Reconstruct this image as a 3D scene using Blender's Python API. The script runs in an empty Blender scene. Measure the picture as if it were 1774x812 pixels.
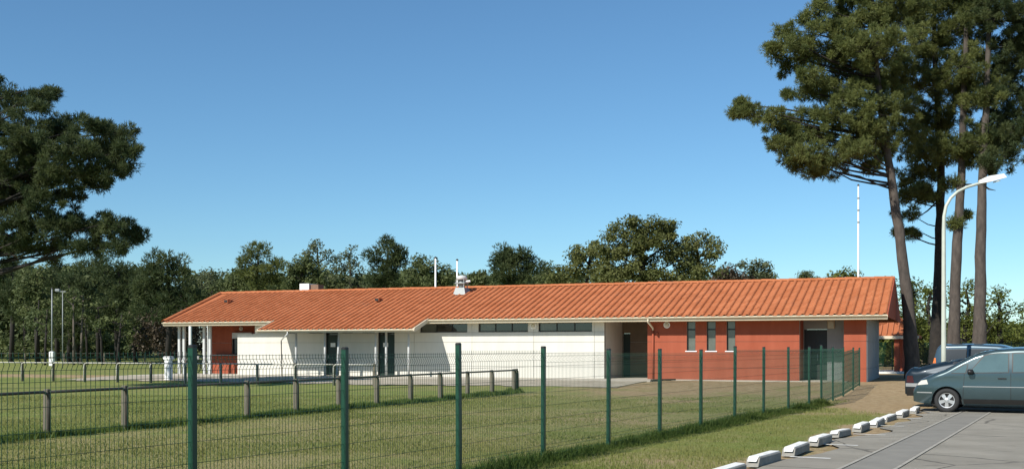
import bpy, bmesh, math, random
import numpy as np
from mathutils import Vector, Matrix
R = math.radians
random.seed(7); rng = np.random.default_rng(7)
sc = bpy.context.scene
C = sc.collection

# ------------------------------------------------------------------ camera, sky, sun, exposure
F, CX, HY, H = 1900.0, 887.0, 603.0, 1.72          # focal length and horizon of the photograph in its pixels, eye height
cam = bpy.data.cameras.new('camera'); cam_o = bpy.data.objects.new('camera', cam); C.objects.link(cam_o)
cam_o.location = (0, 0, H); cam_o.rotation_euler = (R(90), 0, 0)
cam.sensor_width = 36; cam.lens = 36 * F / 1774; cam.shift_y = (HY - 406) / 1774
cam.clip_start = .1; cam.clip_end = 6000
sc.camera = cam_o
SUN = Vector((-.673, -.739, 0)).normalized() * math.cos(R(38.4)) + Vector((0, 0, math.sin(R(38.4))))
world = bpy.data.worlds.new('World'); sc.world = world; world.use_nodes = True
wn = world.node_tree.nodes; wl = world.node_tree.links
sky = wn.new('ShaderNodeTexSky'); sky.sky_type = 'NISHITA'; sky.sun_disc = False
sky.sun_elevation = R(38.4); sky.sun_rotation = math.atan2(SUN.x, SUN.y)
sky.air_density = 1.0; sky.dust_density = 0; sky.ozone_density = 8.0; sky.altitude = 0
bg = wn['Background']; bg.inputs[1].default_value = .087
wb = wn.new('ShaderNodeMix'); wb.data_type = 'RGBA'; wb.blend_type = 'MULTIPLY'; wb.inputs[0].default_value = 1; wb.inputs[7].default_value = (.93, 1.06, .99, 1)   # white balance of the photograph
wl.new(sky.outputs[0], wb.inputs[6]); wl.new(wb.outputs[2], bg.inputs[0])
sun = bpy.data.lights.new('sun', 'SUN'); sun.energy = 4.4; sun.angle = R(.5); sun.color = (1, .95, .86)
sun_o = bpy.data.objects.new('sun', sun); C.objects.link(sun_o)
sun_o.rotation_euler = (-SUN).to_track_quat('-Z', 'Y').to_euler(); sun_o.location = SUN * 60
sc.view_settings.view_transform = 'Standard'; sc.view_settings.look = 'None'
sc.view_settings.exposure = 0.5; sc.view_settings.gamma = 1
sc.render.resolution_x = 1024; sc.render.resolution_y = 468

# ------------------------------------------------------------------ helpers
def at(x, y, Y):                                    # photo pixel at depth Y -> point
    return Vector(((x - CX) / F * Y, Y, H - (y - HY) / F * Y))

class MB:
    def __init__(s): s.v = []; s.f = []
    def add(s, vs, fs):
        k = len(s.v); s.v += [tuple(p) for p in vs]; s.f += [tuple(i + k for i in f) for f in fs]; return s
    def box(s, x0, x1, y0, y1, z0, z1, M=None):
        p = [(x0,y0,z0),(x1,y0,z0),(x1,y1,z0),(x0,y1,z0),(x0,y0,z1),(x1,y0,z1),(x1,y1,z1),(x0,y1,z1)]
        if M is not None: p = [M @ Vector(q) for q in p]
        return s.add(p, [(0,3,2,1),(4,5,6,7),(0,1,5,4),(1,2,6,5),(2,3,7,6),(3,0,4,7)])
    def cbox(s, x0, x1, y0, y1, z0, z1, c=.02, M=None):     # box with chamfered upright and top edges
        pts = []
        for z, ins in ((z0, 0), (z1 - c, 0), (z1, c)):
            for (x, y) in ((x0+c, y0), (x1-c, y0), (x1, y0+c), (x1, y1-c), (x1-c, y1), (x0+c, y1), (x0, y1-c), (x0, y0+c)):
                mx, my = (x0+x1)/2, (y0+y1)/2
                pts.append((x + (ins if x < mx else -ins), y + (ins if y < my else -ins), z))
        if M is not None: pts = [M @ Vector(q) for q in pts]
        fs = [tuple(range(7, -1, -1)), tuple(range(16, 24))]
        for r in range(2):
            for i in range(8):
                j = (i + 1) % 8; fs.append((r*8+i, r*8+j, r*8+8+j, r*8+8+i))
        return s.add(pts, fs)
    def tube(s, pts, rad, n=8, cap=True):
        pts = [Vector(p) for p in pts]; m = len(pts)
        if not isinstance(rad, (list, tuple)): rad = [rad] * m
        vs = []; prev = None
        for i, p in enumerate(pts):
            d = (pts[min(i+1, m-1)] - pts[max(i-1, 0)])
            d = d.normalized() if d.length > 1e-9 else Vector((0,0,1))
            if prev is None:
                a = Vector((1,0,0)) if abs(d.x) < .8 else Vector((0,1,0)); e1 = (a - d*a.dot(d)).normalized()
            else:
                e1 = (prev - d*prev.dot(d)); e1 = e1.normalized() if e1.length > 1e-6 else d.orthogonal().normalized()
            prev = e1; e2 = d.cross(e1)
            for k in range(n):
                t = 2*math.pi*k/n; vs.append(p + (e1*math.cos(t) + e2*math.sin(t)) * rad[i])
        fs = []
        for i in range(m-1):
            for k in range(n):
                j = (k+1) % n; fs.append((i*n+k, i*n+j, (i+1)*n+j, (i+1)*n+k))
        if cap: fs.append(tuple(range(n-1, -1, -1))); fs.append(tuple((m-1)*n+k for k in range(n)))
        return s.add(vs, fs)
    def lathe(s, prof, n=16, M=None, cap=True):                 # prof: (r, z)
        vs = []; fs = []
        for (r, z) in prof:
            for k in range(n):
                t = 2*math.pi*k/n; vs.append(Vector((r*math.cos(t), r*math.sin(t), z)))
        if M is not None: vs = [M @ q for q in vs]
        for i in range(len(prof)-1):
            for k in range(n):
                j = (k+1) % n; fs.append((i*n+k, i*n+j, (i+1)*n+j, (i+1)*n+k))
        if cap: fs.append(tuple(range(n-1, -1, -1))); fs.append(tuple((len(prof)-1)*n+k for k in range(n)))
        return s.add(vs, fs)
    def grid(s, rows):
        n = len(rows[0]); vs = [p for r in rows for p in r]
        return s.add(vs, [(i*n+j, i*n+j+1, (i+1)*n+j+1, (i+1)*n+j) for i in range(len(rows)-1) for j in range(n-1)])
    def mesh(s, name, mat, smooth=False):
        me = bpy.data.meshes.new(name); me.from_pydata(s.v, [], s.f); me.validate()
        if mat: me.materials.append(mat)
        if smooth: me.polygons.foreach_set('use_smooth', [True]*len(me.polygons))
        me.update(); return me
    def build(s, name, mat, parent=None, smooth=False, label=None):
        return put(name, s.mesh(name, mat, smooth), parent, label)

def put(name, me, parent=None, label=None):
    o = bpy.data.objects.new(name, me); C.objects.link(o)
    if parent is not None: o.parent = parent
    if label: o['label'] = label
    return o
def tag(o, label, cat, group=None, kind=None):
    if label: o['label'] = label
    if cat: o['category'] = cat
    if group: o['group'] = group
    if kind: o['kind'] = kind
    return o
def thing(name, label, cat, loc=(0,0,0), rz=0, group=None):
    o = bpy.data.objects.new(name, None); C.objects.link(o); o.empty_display_size = .2
    o.location = loc; o.rotation_euler = (0, 0, rz)
    return tag(o, label, cat, group)
def copy_tree(o, parent=None):
    c = o.copy(); C.objects.link(c); c.parent = parent
    for ch in o.children: copy_tree(ch, c)
    return c
def np_mesh(name, V, Fc, mat, tint=None):              # fast mesh: V (n,3), Fc (m,k)
    me = bpy.data.meshes.new(name); n, (m, k) = len(V), Fc.shape
    me.vertices.add(n); me.vertices.foreach_set('co', np.asarray(V, np.float32).ravel())
    me.loops.add(m*k); me.loops.foreach_set('vertex_index', Fc.astype(np.int32).ravel())
    me.polygons.add(m); me.polygons.foreach_set('loop_start', np.arange(0, m*k, k, dtype=np.int32))
    me.polygons.foreach_set('loop_total', np.full(m, k, np.int32))
    if tint is not None:
        a = me.attributes.new('tint', 'FLOAT', 'POINT'); a.data.foreach_set('value', np.asarray(tint, np.float32))
    me.polygons.foreach_set('use_smooth', [False]*m)
    me.update(calc_edges=True)
    if mat: me.materials.append(mat)
    return me

# ------------------------------------------------------------------ materials
def mat(name, col, rough=.7, var=.15, scale=6, bump=0, bscale=None, metal=0, spec=.5, col2=None, coat=0, streak=None):
    m = bpy.data.materials.new(name); m.use_nodes = True
    N = m.node_tree.nodes; L = m.node_tree.links; p = N['Principled BSDF']
    p.inputs['Roughness'].default_value = rough; p.inputs['Metallic'].default_value = metal
    p.inputs['Specular IOR Level'].default_value = spec
    if coat: p.inputs['Coat Weight'].default_value = coat; p.inputs['Coat Roughness'].default_value = .04
    tc = N.new('ShaderNodeTexCoord'); src = tc.outputs['Object']
    if streak:
        mp = N.new('ShaderNodeMapping'); mp.inputs['Scale'].default_value = streak; L.new(src, mp.inputs[0]); src = mp.outputs[0]
    no = N.new('ShaderNodeTexNoise'); no.inputs['Scale'].default_value = scale; no.inputs['Detail'].default_value = 6; no.inputs['Roughness'].default_value = .65
    L.new(src, no.inputs['Vector'])
    rm = N.new('ShaderNodeMapRange'); rm.inputs[1].default_value = .3; rm.inputs[2].default_value = .7
    L.new(no.outputs[0], rm.inputs[0])
    mx = N.new('ShaderNodeMix'); mx.data_type = 'RGBA'
    c2 = col2 or tuple(min(1, c*(1+var)) for c in col); c1 = col if col2 else tuple(c*(1-var) for c in col)
    mx.inputs[6].default_value = (*c1, 1); mx.inputs[7].default_value = (*c2, 1)
    L.new(rm.outputs[0], mx.inputs[0]); L.new(mx.outputs[2], p.inputs['Base Color'])
    if bump:
        nb = N.new('ShaderNodeTexNoise'); nb.inputs['Scale'].default_value = bscale or scale*4; nb.inputs['Detail'].default_value = 5
        L.new(src, nb.inputs['Vector'])
        b = N.new('ShaderNodeBump'); b.inputs['Strength'].default_value = bump; b.inputs['Distance'].default_value = .02
        L.new(nb.outputs[0], b.inputs['Height']); L.new(b.outputs[0], p.inputs['Normal'])
    return m
def leaf_mat(name, c1, c2, trans=.25, rough=.6):
    m = bpy.data.materials.new(name); m.use_nodes = True
    N = m.node_tree.nodes; L = m.node_tree.links; p = N['Principled BSDF']
    p.inputs['Roughness'].default_value = rough; p.inputs['Specular IOR Level'].default_value = .25
    a = N.new('ShaderNodeAttribute'); a.attribute_name = 'tint'
    mx = N.new('ShaderNodeMix'); mx.data_type = 'RGBA'; mx.inputs[6].default_value = (*c1, 1); mx.inputs[7].default_value = (*c2, 1)
    L.new(a.outputs['Fac'], mx.inputs[0]); L.new(mx.outputs[2], p.inputs['Base Color'])
    t = N.new('ShaderNodeBsdfTranslucent'); L.new(mx.outputs[2], t.inputs['Color'])
    ms = N.new('ShaderNodeMixShader'); ms.inputs[0].default_value = trans
    L.new(p.outputs[0], ms.inputs[1]); L.new(t.outputs[0], ms.inputs[2]); L.new(ms.outputs[0], N['Material Output'].inputs[0])
    return m
M = {}
M['tile'] = mat('terracotta', (.36,.112,.044), .8, .22, 2.2, .25, 30, spec=.2, col2=(.43,.145,.062))
M['tile_b'] = mat('terracotta_pale', (.39,.128,.054), .8, .2, 3, .25, 30, spec=.2, col2=(.45,.16,.074))
M['tile_c'] = mat('terracotta_deep', (.33,.096,.038), .8, .2, 3, .25, 30, spec=.2, col2=(.39,.125,.052))
def tile_mat():
    m = bpy.data.materials.new('terracotta_tile'); m.use_nodes = True
    N = m.node_tree.nodes; L = m.node_tree.links; p = N['Principled BSDF']; p.inputs['Roughness'].default_value = .8; p.inputs['Specular IOR Level'].default_value = .2
    g = N.new('ShaderNodeNewGeometry'); a = N.new('ShaderNodeAttribute'); a.attribute_name = 'tint'
    def noise(sc_):
        n = N.new('ShaderNodeTexNoise'); n.inputs['Scale'].default_value = sc_; n.inputs['Detail'].default_value = 6; L.new(g.outputs['Position'], n.inputs['Vector']); return n.outputs[0]
    ad = N.new('ShaderNodeMath'); ad.operation = 'MULTIPLY_ADD'; L.new(a.outputs['Fac'], ad.inputs[0]); ad.inputs[1].default_value = .45
    n1 = noise(1.1); mr = N.new('ShaderNodeMapRange'); mr.inputs[1].default_value = .3; mr.inputs[2].default_value = .7; mr.inputs[4].default_value = .55; L.new(n1, mr.inputs[0]); L.new(mr.outputs[0], ad.inputs[2])
    mx = N.new('ShaderNodeMix'); mx.data_type = 'RGBA'; mx.inputs[6].default_value = (.37,.118,.045,1); mx.inputs[7].default_value = (.50,.182,.080,1); L.new(ad.outputs[0], mx.inputs[0])
    st_ = N.new('ShaderNodeMapRange'); st_.inputs[1].default_value = .60; st_.inputs[2].default_value = .75; st_.inputs[4].default_value = .45; L.new(noise(.8), st_.inputs[0])
    m2 = N.new('ShaderNodeMix'); m2.data_type = 'RGBA'; m2.inputs[7].default_value = (.32,.14,.078,1); L.new(st_.outputs[0], m2.inputs[0]); L.new(mx.outputs[2], m2.inputs[6]); L.new(m2.outputs[2], p.inputs['Base Color'])
    b = N.new('ShaderNodeBump'); b.inputs['Strength'].default_value = .25; b.inputs['Distance'].default_value = .02; L.new(noise(30), b.inputs['Height']); L.new(b.outputs[0], p.inputs['Normal'])
    return m
M['roof_tile'] = tile_mat()
M['red'] = mat('red_render', (.285,.072,.038), .85, .1, 2.2, .2, 60, spec=.2, col2=(.345,.094,.052), streak=(1,1,.2))
M['white'] = mat('white_render', (.57,.555,.50), .85, .06, 2.2, .15, 50, spec=.2, col2=(.63,.615,.56), streak=(1,1,.18))
M['joint'] = mat('joint', (.35,.34,.30), .9, .1)
M['beige'] = mat('beige_paint', (.62,.54,.40), .7, .08, 2)
M['grey_panel'] = mat('grey_panel', (.30,.31,.31), .8, .08, 1.5, .1)
M['dark'] = mat('dark_frame', (.012,.012,.012), .5, .2)
M['door'] = mat('dark_green_door', (.008,.022,.016), .45, .2, 3)
M['glass'] = mat('dark_glass', (.012,.016,.016), .06, .2, 1, spec=.8)
M['glass2'] = mat('window_blind', (.10,.11,.095), .12, .2, 2, spec=.8)
M['whitepaint'] = mat('white_metal', (.80,.80,.78), .4, .05, 4)
M['column'] = mat('column_paint', (.50,.51,.50), .5, .08, 4)
M['glass_blue'] = mat('blue_dark_glass', (.012,.016,.045), .1, .2, 1, spec=.6)
M['trim'] = mat('grey_trim', (.26,.27,.27), .45, .1, 4)
M['paper'] = mat('paper', (.8,.8,.78), .8, .03)
M['galv'] = mat('galvanised', (.27,.29,.29), .6, .12, 8, metal=.4)
M['lampglass'] = mat('bulkhead_glass', (.55,.52,.42), .3, .1)
M['green'] = mat('green_coating', (.004,.045,.024), .4, .15, 5, spec=.5)
M['greenwire'] = mat('green_wire', (.006,.045,.024), .5, .15, 5, spec=.4)
M['black'] = mat('black_plastic', (.012,.012,.012), .5, .2)
M['wood'] = mat('weathered_wood', (.10,.088,.065), .9, .3, 9, .4, 40, col2=(.20,.175,.13), streak=(1,1,.15))
M['railpipe'] = mat('rail_pipe', (.045,.042,.036), .6, .3, 6)
M['railwhite'] = mat('pale_rail', (.42,.41,.36), .7, .2, 5)
M['concrete'] = mat('concrete', (.42,.38,.31), .9, .15, 1.2, .3, 40, col2=(.52,.48,.40))
M['kerb'] = mat('white_concrete', (.70,.69,.64), .85, .1, 7, .3, 50, col2=(.80,.79,.74))
M['stop'] = mat('dirty_concrete', (.20,.19,.165), .9, .2, 5, .4, 50, col2=(.29,.28,.25))
M['road_paint'] = mat('worn_white_paint', (.50,.48,.42), .8, .3, 9, col2=(.80,.79,.74))
M['strip'] = mat('gutter_concrete', (.19,.178,.150), .85, .2, 2, .3, 40, col2=(.24,.225,.19))
M['seam'] = mat('seam_mortar', (.33,.31,.26), .9, .2, 5)
M['bark'] = mat('pine_bark', (.042,.035,.030), .95, .4, 5, .9, 14, col2=(.105,.087,.073), streak=(1,1,.35))
M['bark_dark'] = mat('dark_bark', (.014,.012,.010), .95, .3, 5, .7, 14, col2=(.034,.028,.023))
M['tyre'] = mat('rubber', (.02,.02,.02), .8, .2)
M['alloy'] = mat('alloy', (.55,.55,.54), .35, .1, 8, metal=.7)
M['van'] = mat('teal_grey_paint', (.040,.070,.078), .30, .05, 3, metal=.35, spec=.5, coat=.7)
M['navy'] = mat('navy_paint', (.008,.019,.030), .4, .05, 3, metal=.3, spec=.4, coat=.25)
M['steelblue'] = mat('steel_blue_paint', (.042,.075,.100), .3, .05, 3, metal=.35, spec=.5, coat=.6)
M['carglass'] = mat('car_glass', (.085,.135,.135), .05, .15, 1, spec=.9)
M['carglass_dark'] = mat('car_glass_dark', (.010,.018,.026), .35, .15, 1, spec=.35)
M['lamp_clear'] = mat('headlamp', (.6,.58,.52), .12, .1, 6, spec=.8)
M['lamp_red'] = mat('tail_lamp', (.05,.008,.008), .2, .1, 6)
M['lamp_orange'] = mat('orange_lamp', (.65,.17,.04), .25, .1, 6)
M['needle'] = leaf_mat('pine_needles', (.072,.098,.030), (.195,.215,.066), .42)
M['needle_dark'] = leaf_mat('dark_pine_needles', (.036,.062,.026), (.110,.132,.048), .42)
M['leaf_olive'] = leaf_mat('olive_leaves', (.085,.104,.030), (.195,.205,.070), .42)
M['leaf_pale'] = leaf_mat('pale_leaves', (.085,.105,.05), (.16,.18,.09), .4)
M['leaf_mid'] = leaf_mat('mid_green_leaves', (.070,.098,.038), (.155,.180,.068), .42)
M['leaf_spring'] = leaf_mat('spring_leaves', (.06,.085,.015), (.16,.18,.04), .4)
M['twig'] = leaf_mat('bare_twigs', (.045,.036,.024), (.10,.078,.05), .1)
M['grass'] = leaf_mat('grass_blades', (.155,.185,.042), (.27,.26,.09), .4)
M['grass_long'] = leaf_mat('long_grass', (.065,.115,.020), (.135,.175,.038), .4)

# ------------------------------------------------------------------ place frames
A22 = R(22); RV = Vector((math.cos(A22), -math.sin(A22), 0)); VV = Vector((math.sin(A22), math.cos(A22), 0))
GB = .2                                              # the building stands on ground a little higher than the car park
O = Vector((13.28, 50.67, GB))
def fx(px, ly=0):                                    # pixel column -> local x on the plane ly behind the facade
    t = (px - CX) / F
    return (t*(O.y + ly*VV.y) - O.x - ly*VV.x) / (RV.x - t*RV.y)
def fh(px, py, ly=0):                                # pixel -> height above the building's ground on that plane
    p = O + RV*fx(px, ly) + VV*ly
    return H - (py - HY)/F*p.y - GB
def sm(a, b, x):
    t = np.clip((np.asarray(x, float) - a)/(b - a), 0, 1); return t*t*(3-2*t)
def vnoise(x, y, s, seed=0):                         # value noise
    x = np.asarray(x, float)/s + 100.3; y = np.asarray(y, float)/s + 57.7
    xi = np.floor(x).astype(np.int64); yi = np.floor(y).astype(np.int64); fx_ = x - xi; fy_ = y - yi
    def h(a, b):
        n = (a*374761393 + b*668265263 + seed*974634521) & 0xffffffff
        n = ((n ^ (n >> 13))*1274126177) & 0xffffffff
        return ((n ^ (n >> 16)) & 0xffff)/65535.
    u = fx_*fx_*(3-2*fx_); w = fy_*fy_*(3-2*fy_)
    return (h(xi,yi)*(1-u)+h(xi+1,yi)*u)*(1-w) + (h(xi,yi+1)*(1-u)+h(xi+1,yi+1)*u)*w
def ground(x, y):
    s = -((np.asarray(x)-O.x)*VV.x + (np.asarray(y)-O.y)*VV.y)
    return GB*sm(12, 3, s) + .75*sm(25, 130, -s)
def gz(x, y): return float(ground(x, y))
FD = Vector((math.sin(R(28.07)), math.cos(R(28.07)), 0)); FN = Vector((FD.y, -FD.x, 0))   # along the fence, and across it to the right
FP = Vector(((334-CX)/F*10.22, 10.22, 0))            # foot of the first fence post in view
RP = Vector(((81-CX)/F*21.2, 21.2, 0)); RD = Vector((math.sin(R(23.1)), math.cos(R(23.1)), 0)); RN = Vector((RD.y, -RD.x, 0))
BP = Vector(((1352-CX)/F*16.7, 16.7, 0))             # right end of the second wheel stop
def lin(P, N, x, y): return (np.asarray(x)-P.x)*N.x + (np.asarray(y)-P.y)*N.y

# ------------------------------------------------------------------ ground
def axis(lo, hi, flo, fhi, st):
    a = list(np.arange(flo, fhi+1e-6, st)); d = st; p = flo
    left = []
    while p > lo: d *= 1.35; p -= d; left.append(p)
    d = st; p = fhi; right = []
    while p < hi: d *= 1.35; p += d; right.append(p)
    return np.array(left[::-1] + a + right)
gx = axis(-1500, 1500, -34, 30, .3); gy = axis(-400, 2500, 6, 66, .3)
GX, GY = np.meshgrid(gx, gy); GZ = ground(GX, GY)
GZ = GZ + .035*(vnoise(GX, GY, 2.3, 1)-.5) * sm(6, 14, GY)
def soil_masks(x, y):
    q = lin(RP, RN, x, y); fq = lin(FP, FN, x, y); bq = lin(BP, FN, x, y)
    s = -((x-O.x)*VV.x + (y-O.y)*VV.y); lx = (x-O.x)*RV.x + (y-O.y)*RV.y
    n1 = vnoise(x, y, 3.1, 3); n2 = vnoise(x, y, 1.1, 4); n3 = vnoise(x, y, 7.5, 5); n4 = vnoise(x, y, .5, 9)
    dry = .18 + .30*(n3-.5) + .2*(n1-.5)                                    # pitch: mown green
    rough = .78 + .6*(n1-.5) + .4*(n2-.5)                                  # strip between the rail and the fence
    dry = np.where(q > .35, rough, dry)
    dry = np.where(fq > .2, .32 + .5*(n1-.5) + .35*(n2-.5), dry)           # verge beside the car park
    dirt = np.clip((sm(20, 5, s)*sm(-1.5, 4, q)*1.05 + .9*(n1-.5) + .4*(n2-.5) - .10)*1.4, 0, 1) * sm(.2, 3, q)
    dirt = np.maximum(dirt, np.clip(sm(7, 9.5, s)*sm(13, 10.5, s)*sm(0, 5, q)*(n1*1.6 - .25), 0, .85)*sm(0, 2.5, -fq))
    dirt = np.where(q < .2, np.clip(sm(7.5, 4.6, s) * (1-sm(-4, -2, -s)) + .0*n1, 0, 1), dirt)
    dirt = np.where((q > .5) & (fq < .2), np.maximum(dirt, np.clip(sm(19, 12, s + 4*(n3-.5))*sm(.5, 5, q)*(.66 + .8*(n1-.35) + .4*(n2-.5)), 0, 1)), dirt)
    lot_end = sm(29.5, 33, lin(Vector((0,0,0)), FD, x, y) + .6*(n1-.5)*4)
    dirt = np.maximum(dirt, np.where(fq > .3, lot_end*(.55+.7*n1)*sm(-1, 1.2, s+0.*x), 0))
    dirt = np.maximum(dirt, np.where(fq > .3, sm(-1.0, -.15, bq + .5*(n2-.5))*(.5 + .7*n2), 0))
    return np.clip(dry, 0, 1), np.clip(dirt*(.75+.5*n4), 0, 1)
dryA, dirtA = soil_masks(GX, GY)
ny, nx = GX.shape
idx = np.arange(ny*nx).reshape(ny, nx)
Fg = np.stack([idx[:-1,:-1], idx[:-1,1:], idx[1:,1:], idx[1:,:-1]], -1).reshape(-1, 4)
def ground_mat():
    m = bpy.data.materials.new('ground_soil_and_grass'); m.use_nodes = True
    N = m.node_tree.nodes; L = m.node_tree.links; p = N['Principled BSDF']; p.inputs['Roughness'].default_value = .95; p.inputs['Specular IOR Level'].default_value = .15
    tc = N.new('ShaderNodeTexCoord')
    def noise(sc_, d=6):
        n = N.new('ShaderNodeTexNoise'); n.inputs['Scale'].default_value = sc_; n.inputs['Detail'].default_value = d; n.inputs['Roughness'].default_value = .7
        L.new(tc.outputs['Object'], n.inputs['Vector']); return n.outputs[0]
    def mix(f, a, b):
        x = N.new('ShaderNodeMix'); x.data_type = 'RGBA'
        L.new(f, x.inputs[0])
        for s_, v in ((6, a), (7, b)):
            if isinstance(v, tuple): x.inputs[s_].default_value = (*v, 1)
            else: L.new(v, x.inputs[s_])
        return x.outputs[2]
    def rng_(o, a, b, c=0, d=1):
        r = N.new('ShaderNodeMapRange'); r.inputs[1].default_value = a; r.inputs[2].default_value = b; r.inputs[3].default_value = c; r.inputs[4].default_value = d
        L.new(o, r.inputs[0]); return r.outputs[0]
    def attr(n):
        a = N.new('ShaderNodeAttribute'); a.attribute_name = n; return a.outputs['Fac']
    def addm(a, b, op='ADD'):
        x = N.new('ShaderNodeMath'); x.operation = op; L.new(a, x.inputs[0])
        if isinstance(b, float): x.inputs[1].default_value = b
        else: L.new(b, x.inputs[1])
        return x.outputs[0]
    fine = rng_(noise(9), .35, .65, -.5, .5); mid = rng_(noise(1.1), .35, .65, -.55, .55)
    dry = addm(attr('dry'), addm(addm(fine, .5, 'MULTIPLY'), mid))
    green = mix(rng_(noise(22), .35, .65), (.135,.172,.038), (.20,.230,.060))
    olive = mix(rng_(noise(17), .35, .65), (.215,.192,.070), (.33,.285,.135))
    veg = mix(rng_(dry, 0, 1), green, olive)
    dirt = mix(rng_(noise(4), .35, .65), (.25,.170,.085), (.40,.305,.18))
    f = rng_(addm(attr('dirt'), addm(fine, .55, 'MULTIPLY')), .25, .75)
    L.new(mix(f, veg, dirt), p.inputs['Base Color'])
    b = N.new('ShaderNodeBump'); b.inputs['Strength'].default_value = .8; b.inputs['Distance'].default_value = .05
    L.new(noise(14), b.inputs['Height']); L.new(b.outputs[0], p.inputs['Normal'])
    return m
gme = np_mesh('ground', np.stack([GX, GY, GZ], -1).reshape(-1, 3), Fg, ground_mat())
for nm, arr in (('dry', dryA), ('dirt', dirtA)):
    a = gme.attributes.new(nm, 'FLOAT', 'POINT'); a.data.foreach_set('value', arr.ravel().astype(np.float32))
gme.polygons.foreach_set('use_smooth', [True]*len(gme.polygons))
tag(put('ground', gme), 'grassy ground worn to bare earth near the long pavilion', None, kind='structure')

def sheet(name, P, D, Nn, l0, l1, w0, w1, lift, m, step=1.5, wob=0):
    rows = []
    for l in np.arange(l0, l1+1e-6, step):
        r = []
        for i, w in enumerate(np.linspace(w0, w1, max(2, int((w1-w0)/step)+1))):
            ww = w + (wob*(vnoise(l, 3.3, .9, 8)-.5) if i == 0 else 0)
            q = P + D*float(l) + Nn*float(ww); r.append((q.x, q.y, gz(q.x, q.y) + lift))
        rows.append(r)
    mb = MB(); mb.grid([list(reversed(r)) for r in rows]) if D.cross(Nn).z > 0 else mb.grid(rows)
    return mb.build(name, m)
def asphalt():
    m = mat('old_asphalt', (.225,.207,.168), .9, .15, .7, .6, 110, spec=.25, col2=(.325,.30,.247))
    N = m.node_tree.nodes; L = m.node_tree.links; p = N['Principled BSDF']; base = p.inputs['Base Color'].links[0].from_socket
    tc = N.new('ShaderNodeTexCoord'); nz = N.new('ShaderNodeTexNoise'); nz.inputs['Scale'].default_value = 1.3; nz.inputs['Detail'].default_value = 5; L.new(tc.outputs['Object'], nz.inputs['Vector'])
    va = N.new('ShaderNodeMix'); va.data_type = 'VECTOR'; va.inputs[0].default_value = .22; L.new(tc.outputs['Object'], va.inputs[4]); L.new(nz.outputs[1], va.inputs[5])
    vo = N.new('ShaderNodeTexVoronoi'); vo.feature = 'DISTANCE_TO_EDGE'; vo.inputs['Scale'].default_value = .42; L.new(va.outputs[1], vo.inputs['Vector'])
    mr = N.new('ShaderNodeMapRange'); mr.inputs[1].default_value = .002; mr.inputs[2].default_value = .011; mr.inputs[3].default_value = .75; mr.inputs[4].default_value = 0; L.new(vo.outputs['Distance'], mr.inputs[0])
    ck = N.new('ShaderNodeMix'); ck.data_type = 'RGBA'; ck.inputs[7].default_value = (.06,.055,.045,1); L.new(mr.outputs[0], ck.inputs[0]); L.new(base, ck.inputs[6])
    ns_ = N.new('ShaderNodeTexNoise'); ns_.inputs['Scale'].default_value = .9; ns_.inputs['Detail'].default_value = 4; ns_.inputs['Roughness'].default_value = .7; L.new(tc.outputs['Object'], ns_.inputs['Vector'])
    m3 = N.new('ShaderNodeMapRange'); m3.inputs[1].default_value = .60; m3.inputs[2].default_value = .72; m3.inputs[4].default_value = .5; L.new(ns_.outputs[0], m3.inputs[0])
    sx_ = N.new('ShaderNodeMix'); sx_.data_type = 'RGBA'; sx_.inputs[7].default_value = (.12,.11,.09,1); L.new(m3.outputs[0], sx_.inputs[0]); L.new(ck.outputs[2], sx_.inputs[6]); L.new(sx_.outputs[2], p.inputs['Base Color'])
    return m
ap = sheet('car_park', BP, FD, FN, -22, 17.5, .22, 34, .024, asphalt(), .3, .9)
tag(ap, 'grey asphalt car park with worn white bay lines', None, kind='structure')
P1 = Vector(((1480-CX)/F*16.35, 16.35, 0)); P2 = Vector(((1573-CX)/F*16.42, 16.42, 0))
wst = (P2-P1).dot(FN)
ds = sheet('drain_strip', P1, FD, FN, -16, 16, 0.04, wst-.04, .030, M['strip'], 1); tag(ds, 'darker concrete gutter strip across the car park', None, kind='structure')
for w in (0, wst):
    s_ = sheet('gutter_seam', P1, FD, FN, -16, 16, w-.028, w+.028, .036, M['seam'], 1)
    tag(s_, 'pale mortar seam along the car park gutter strip', None, kind='structure')

# ------------------------------------------------------------------ pavilion
pav = thing('pavilion', 'long single storey sports pavilion with orange tiled roof and red and white walls', 'building', O, -A22)
XR = fx(1538, -.8); XL = fx(283, -.8); YR = 5.16; XH = fx(383, YR)
EAVE, PITCH = 3.03, math.atan(1.93/5.96); tp = math.tan(PITCH)
RIDGE = EAVE + 1.93
XE0, XE1 = fx(475, -.8), fx(742, -.8); EXT = 1.6
def rz(y): return EAVE + (y + .8)*tp
def part_box(name, x0, x1, y0, y1, z0, z1, m, parent=pav, label=None): return MB().box(x0,x1,y0,y1,z0,z1).build(name, m, parent, label=label)

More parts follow.
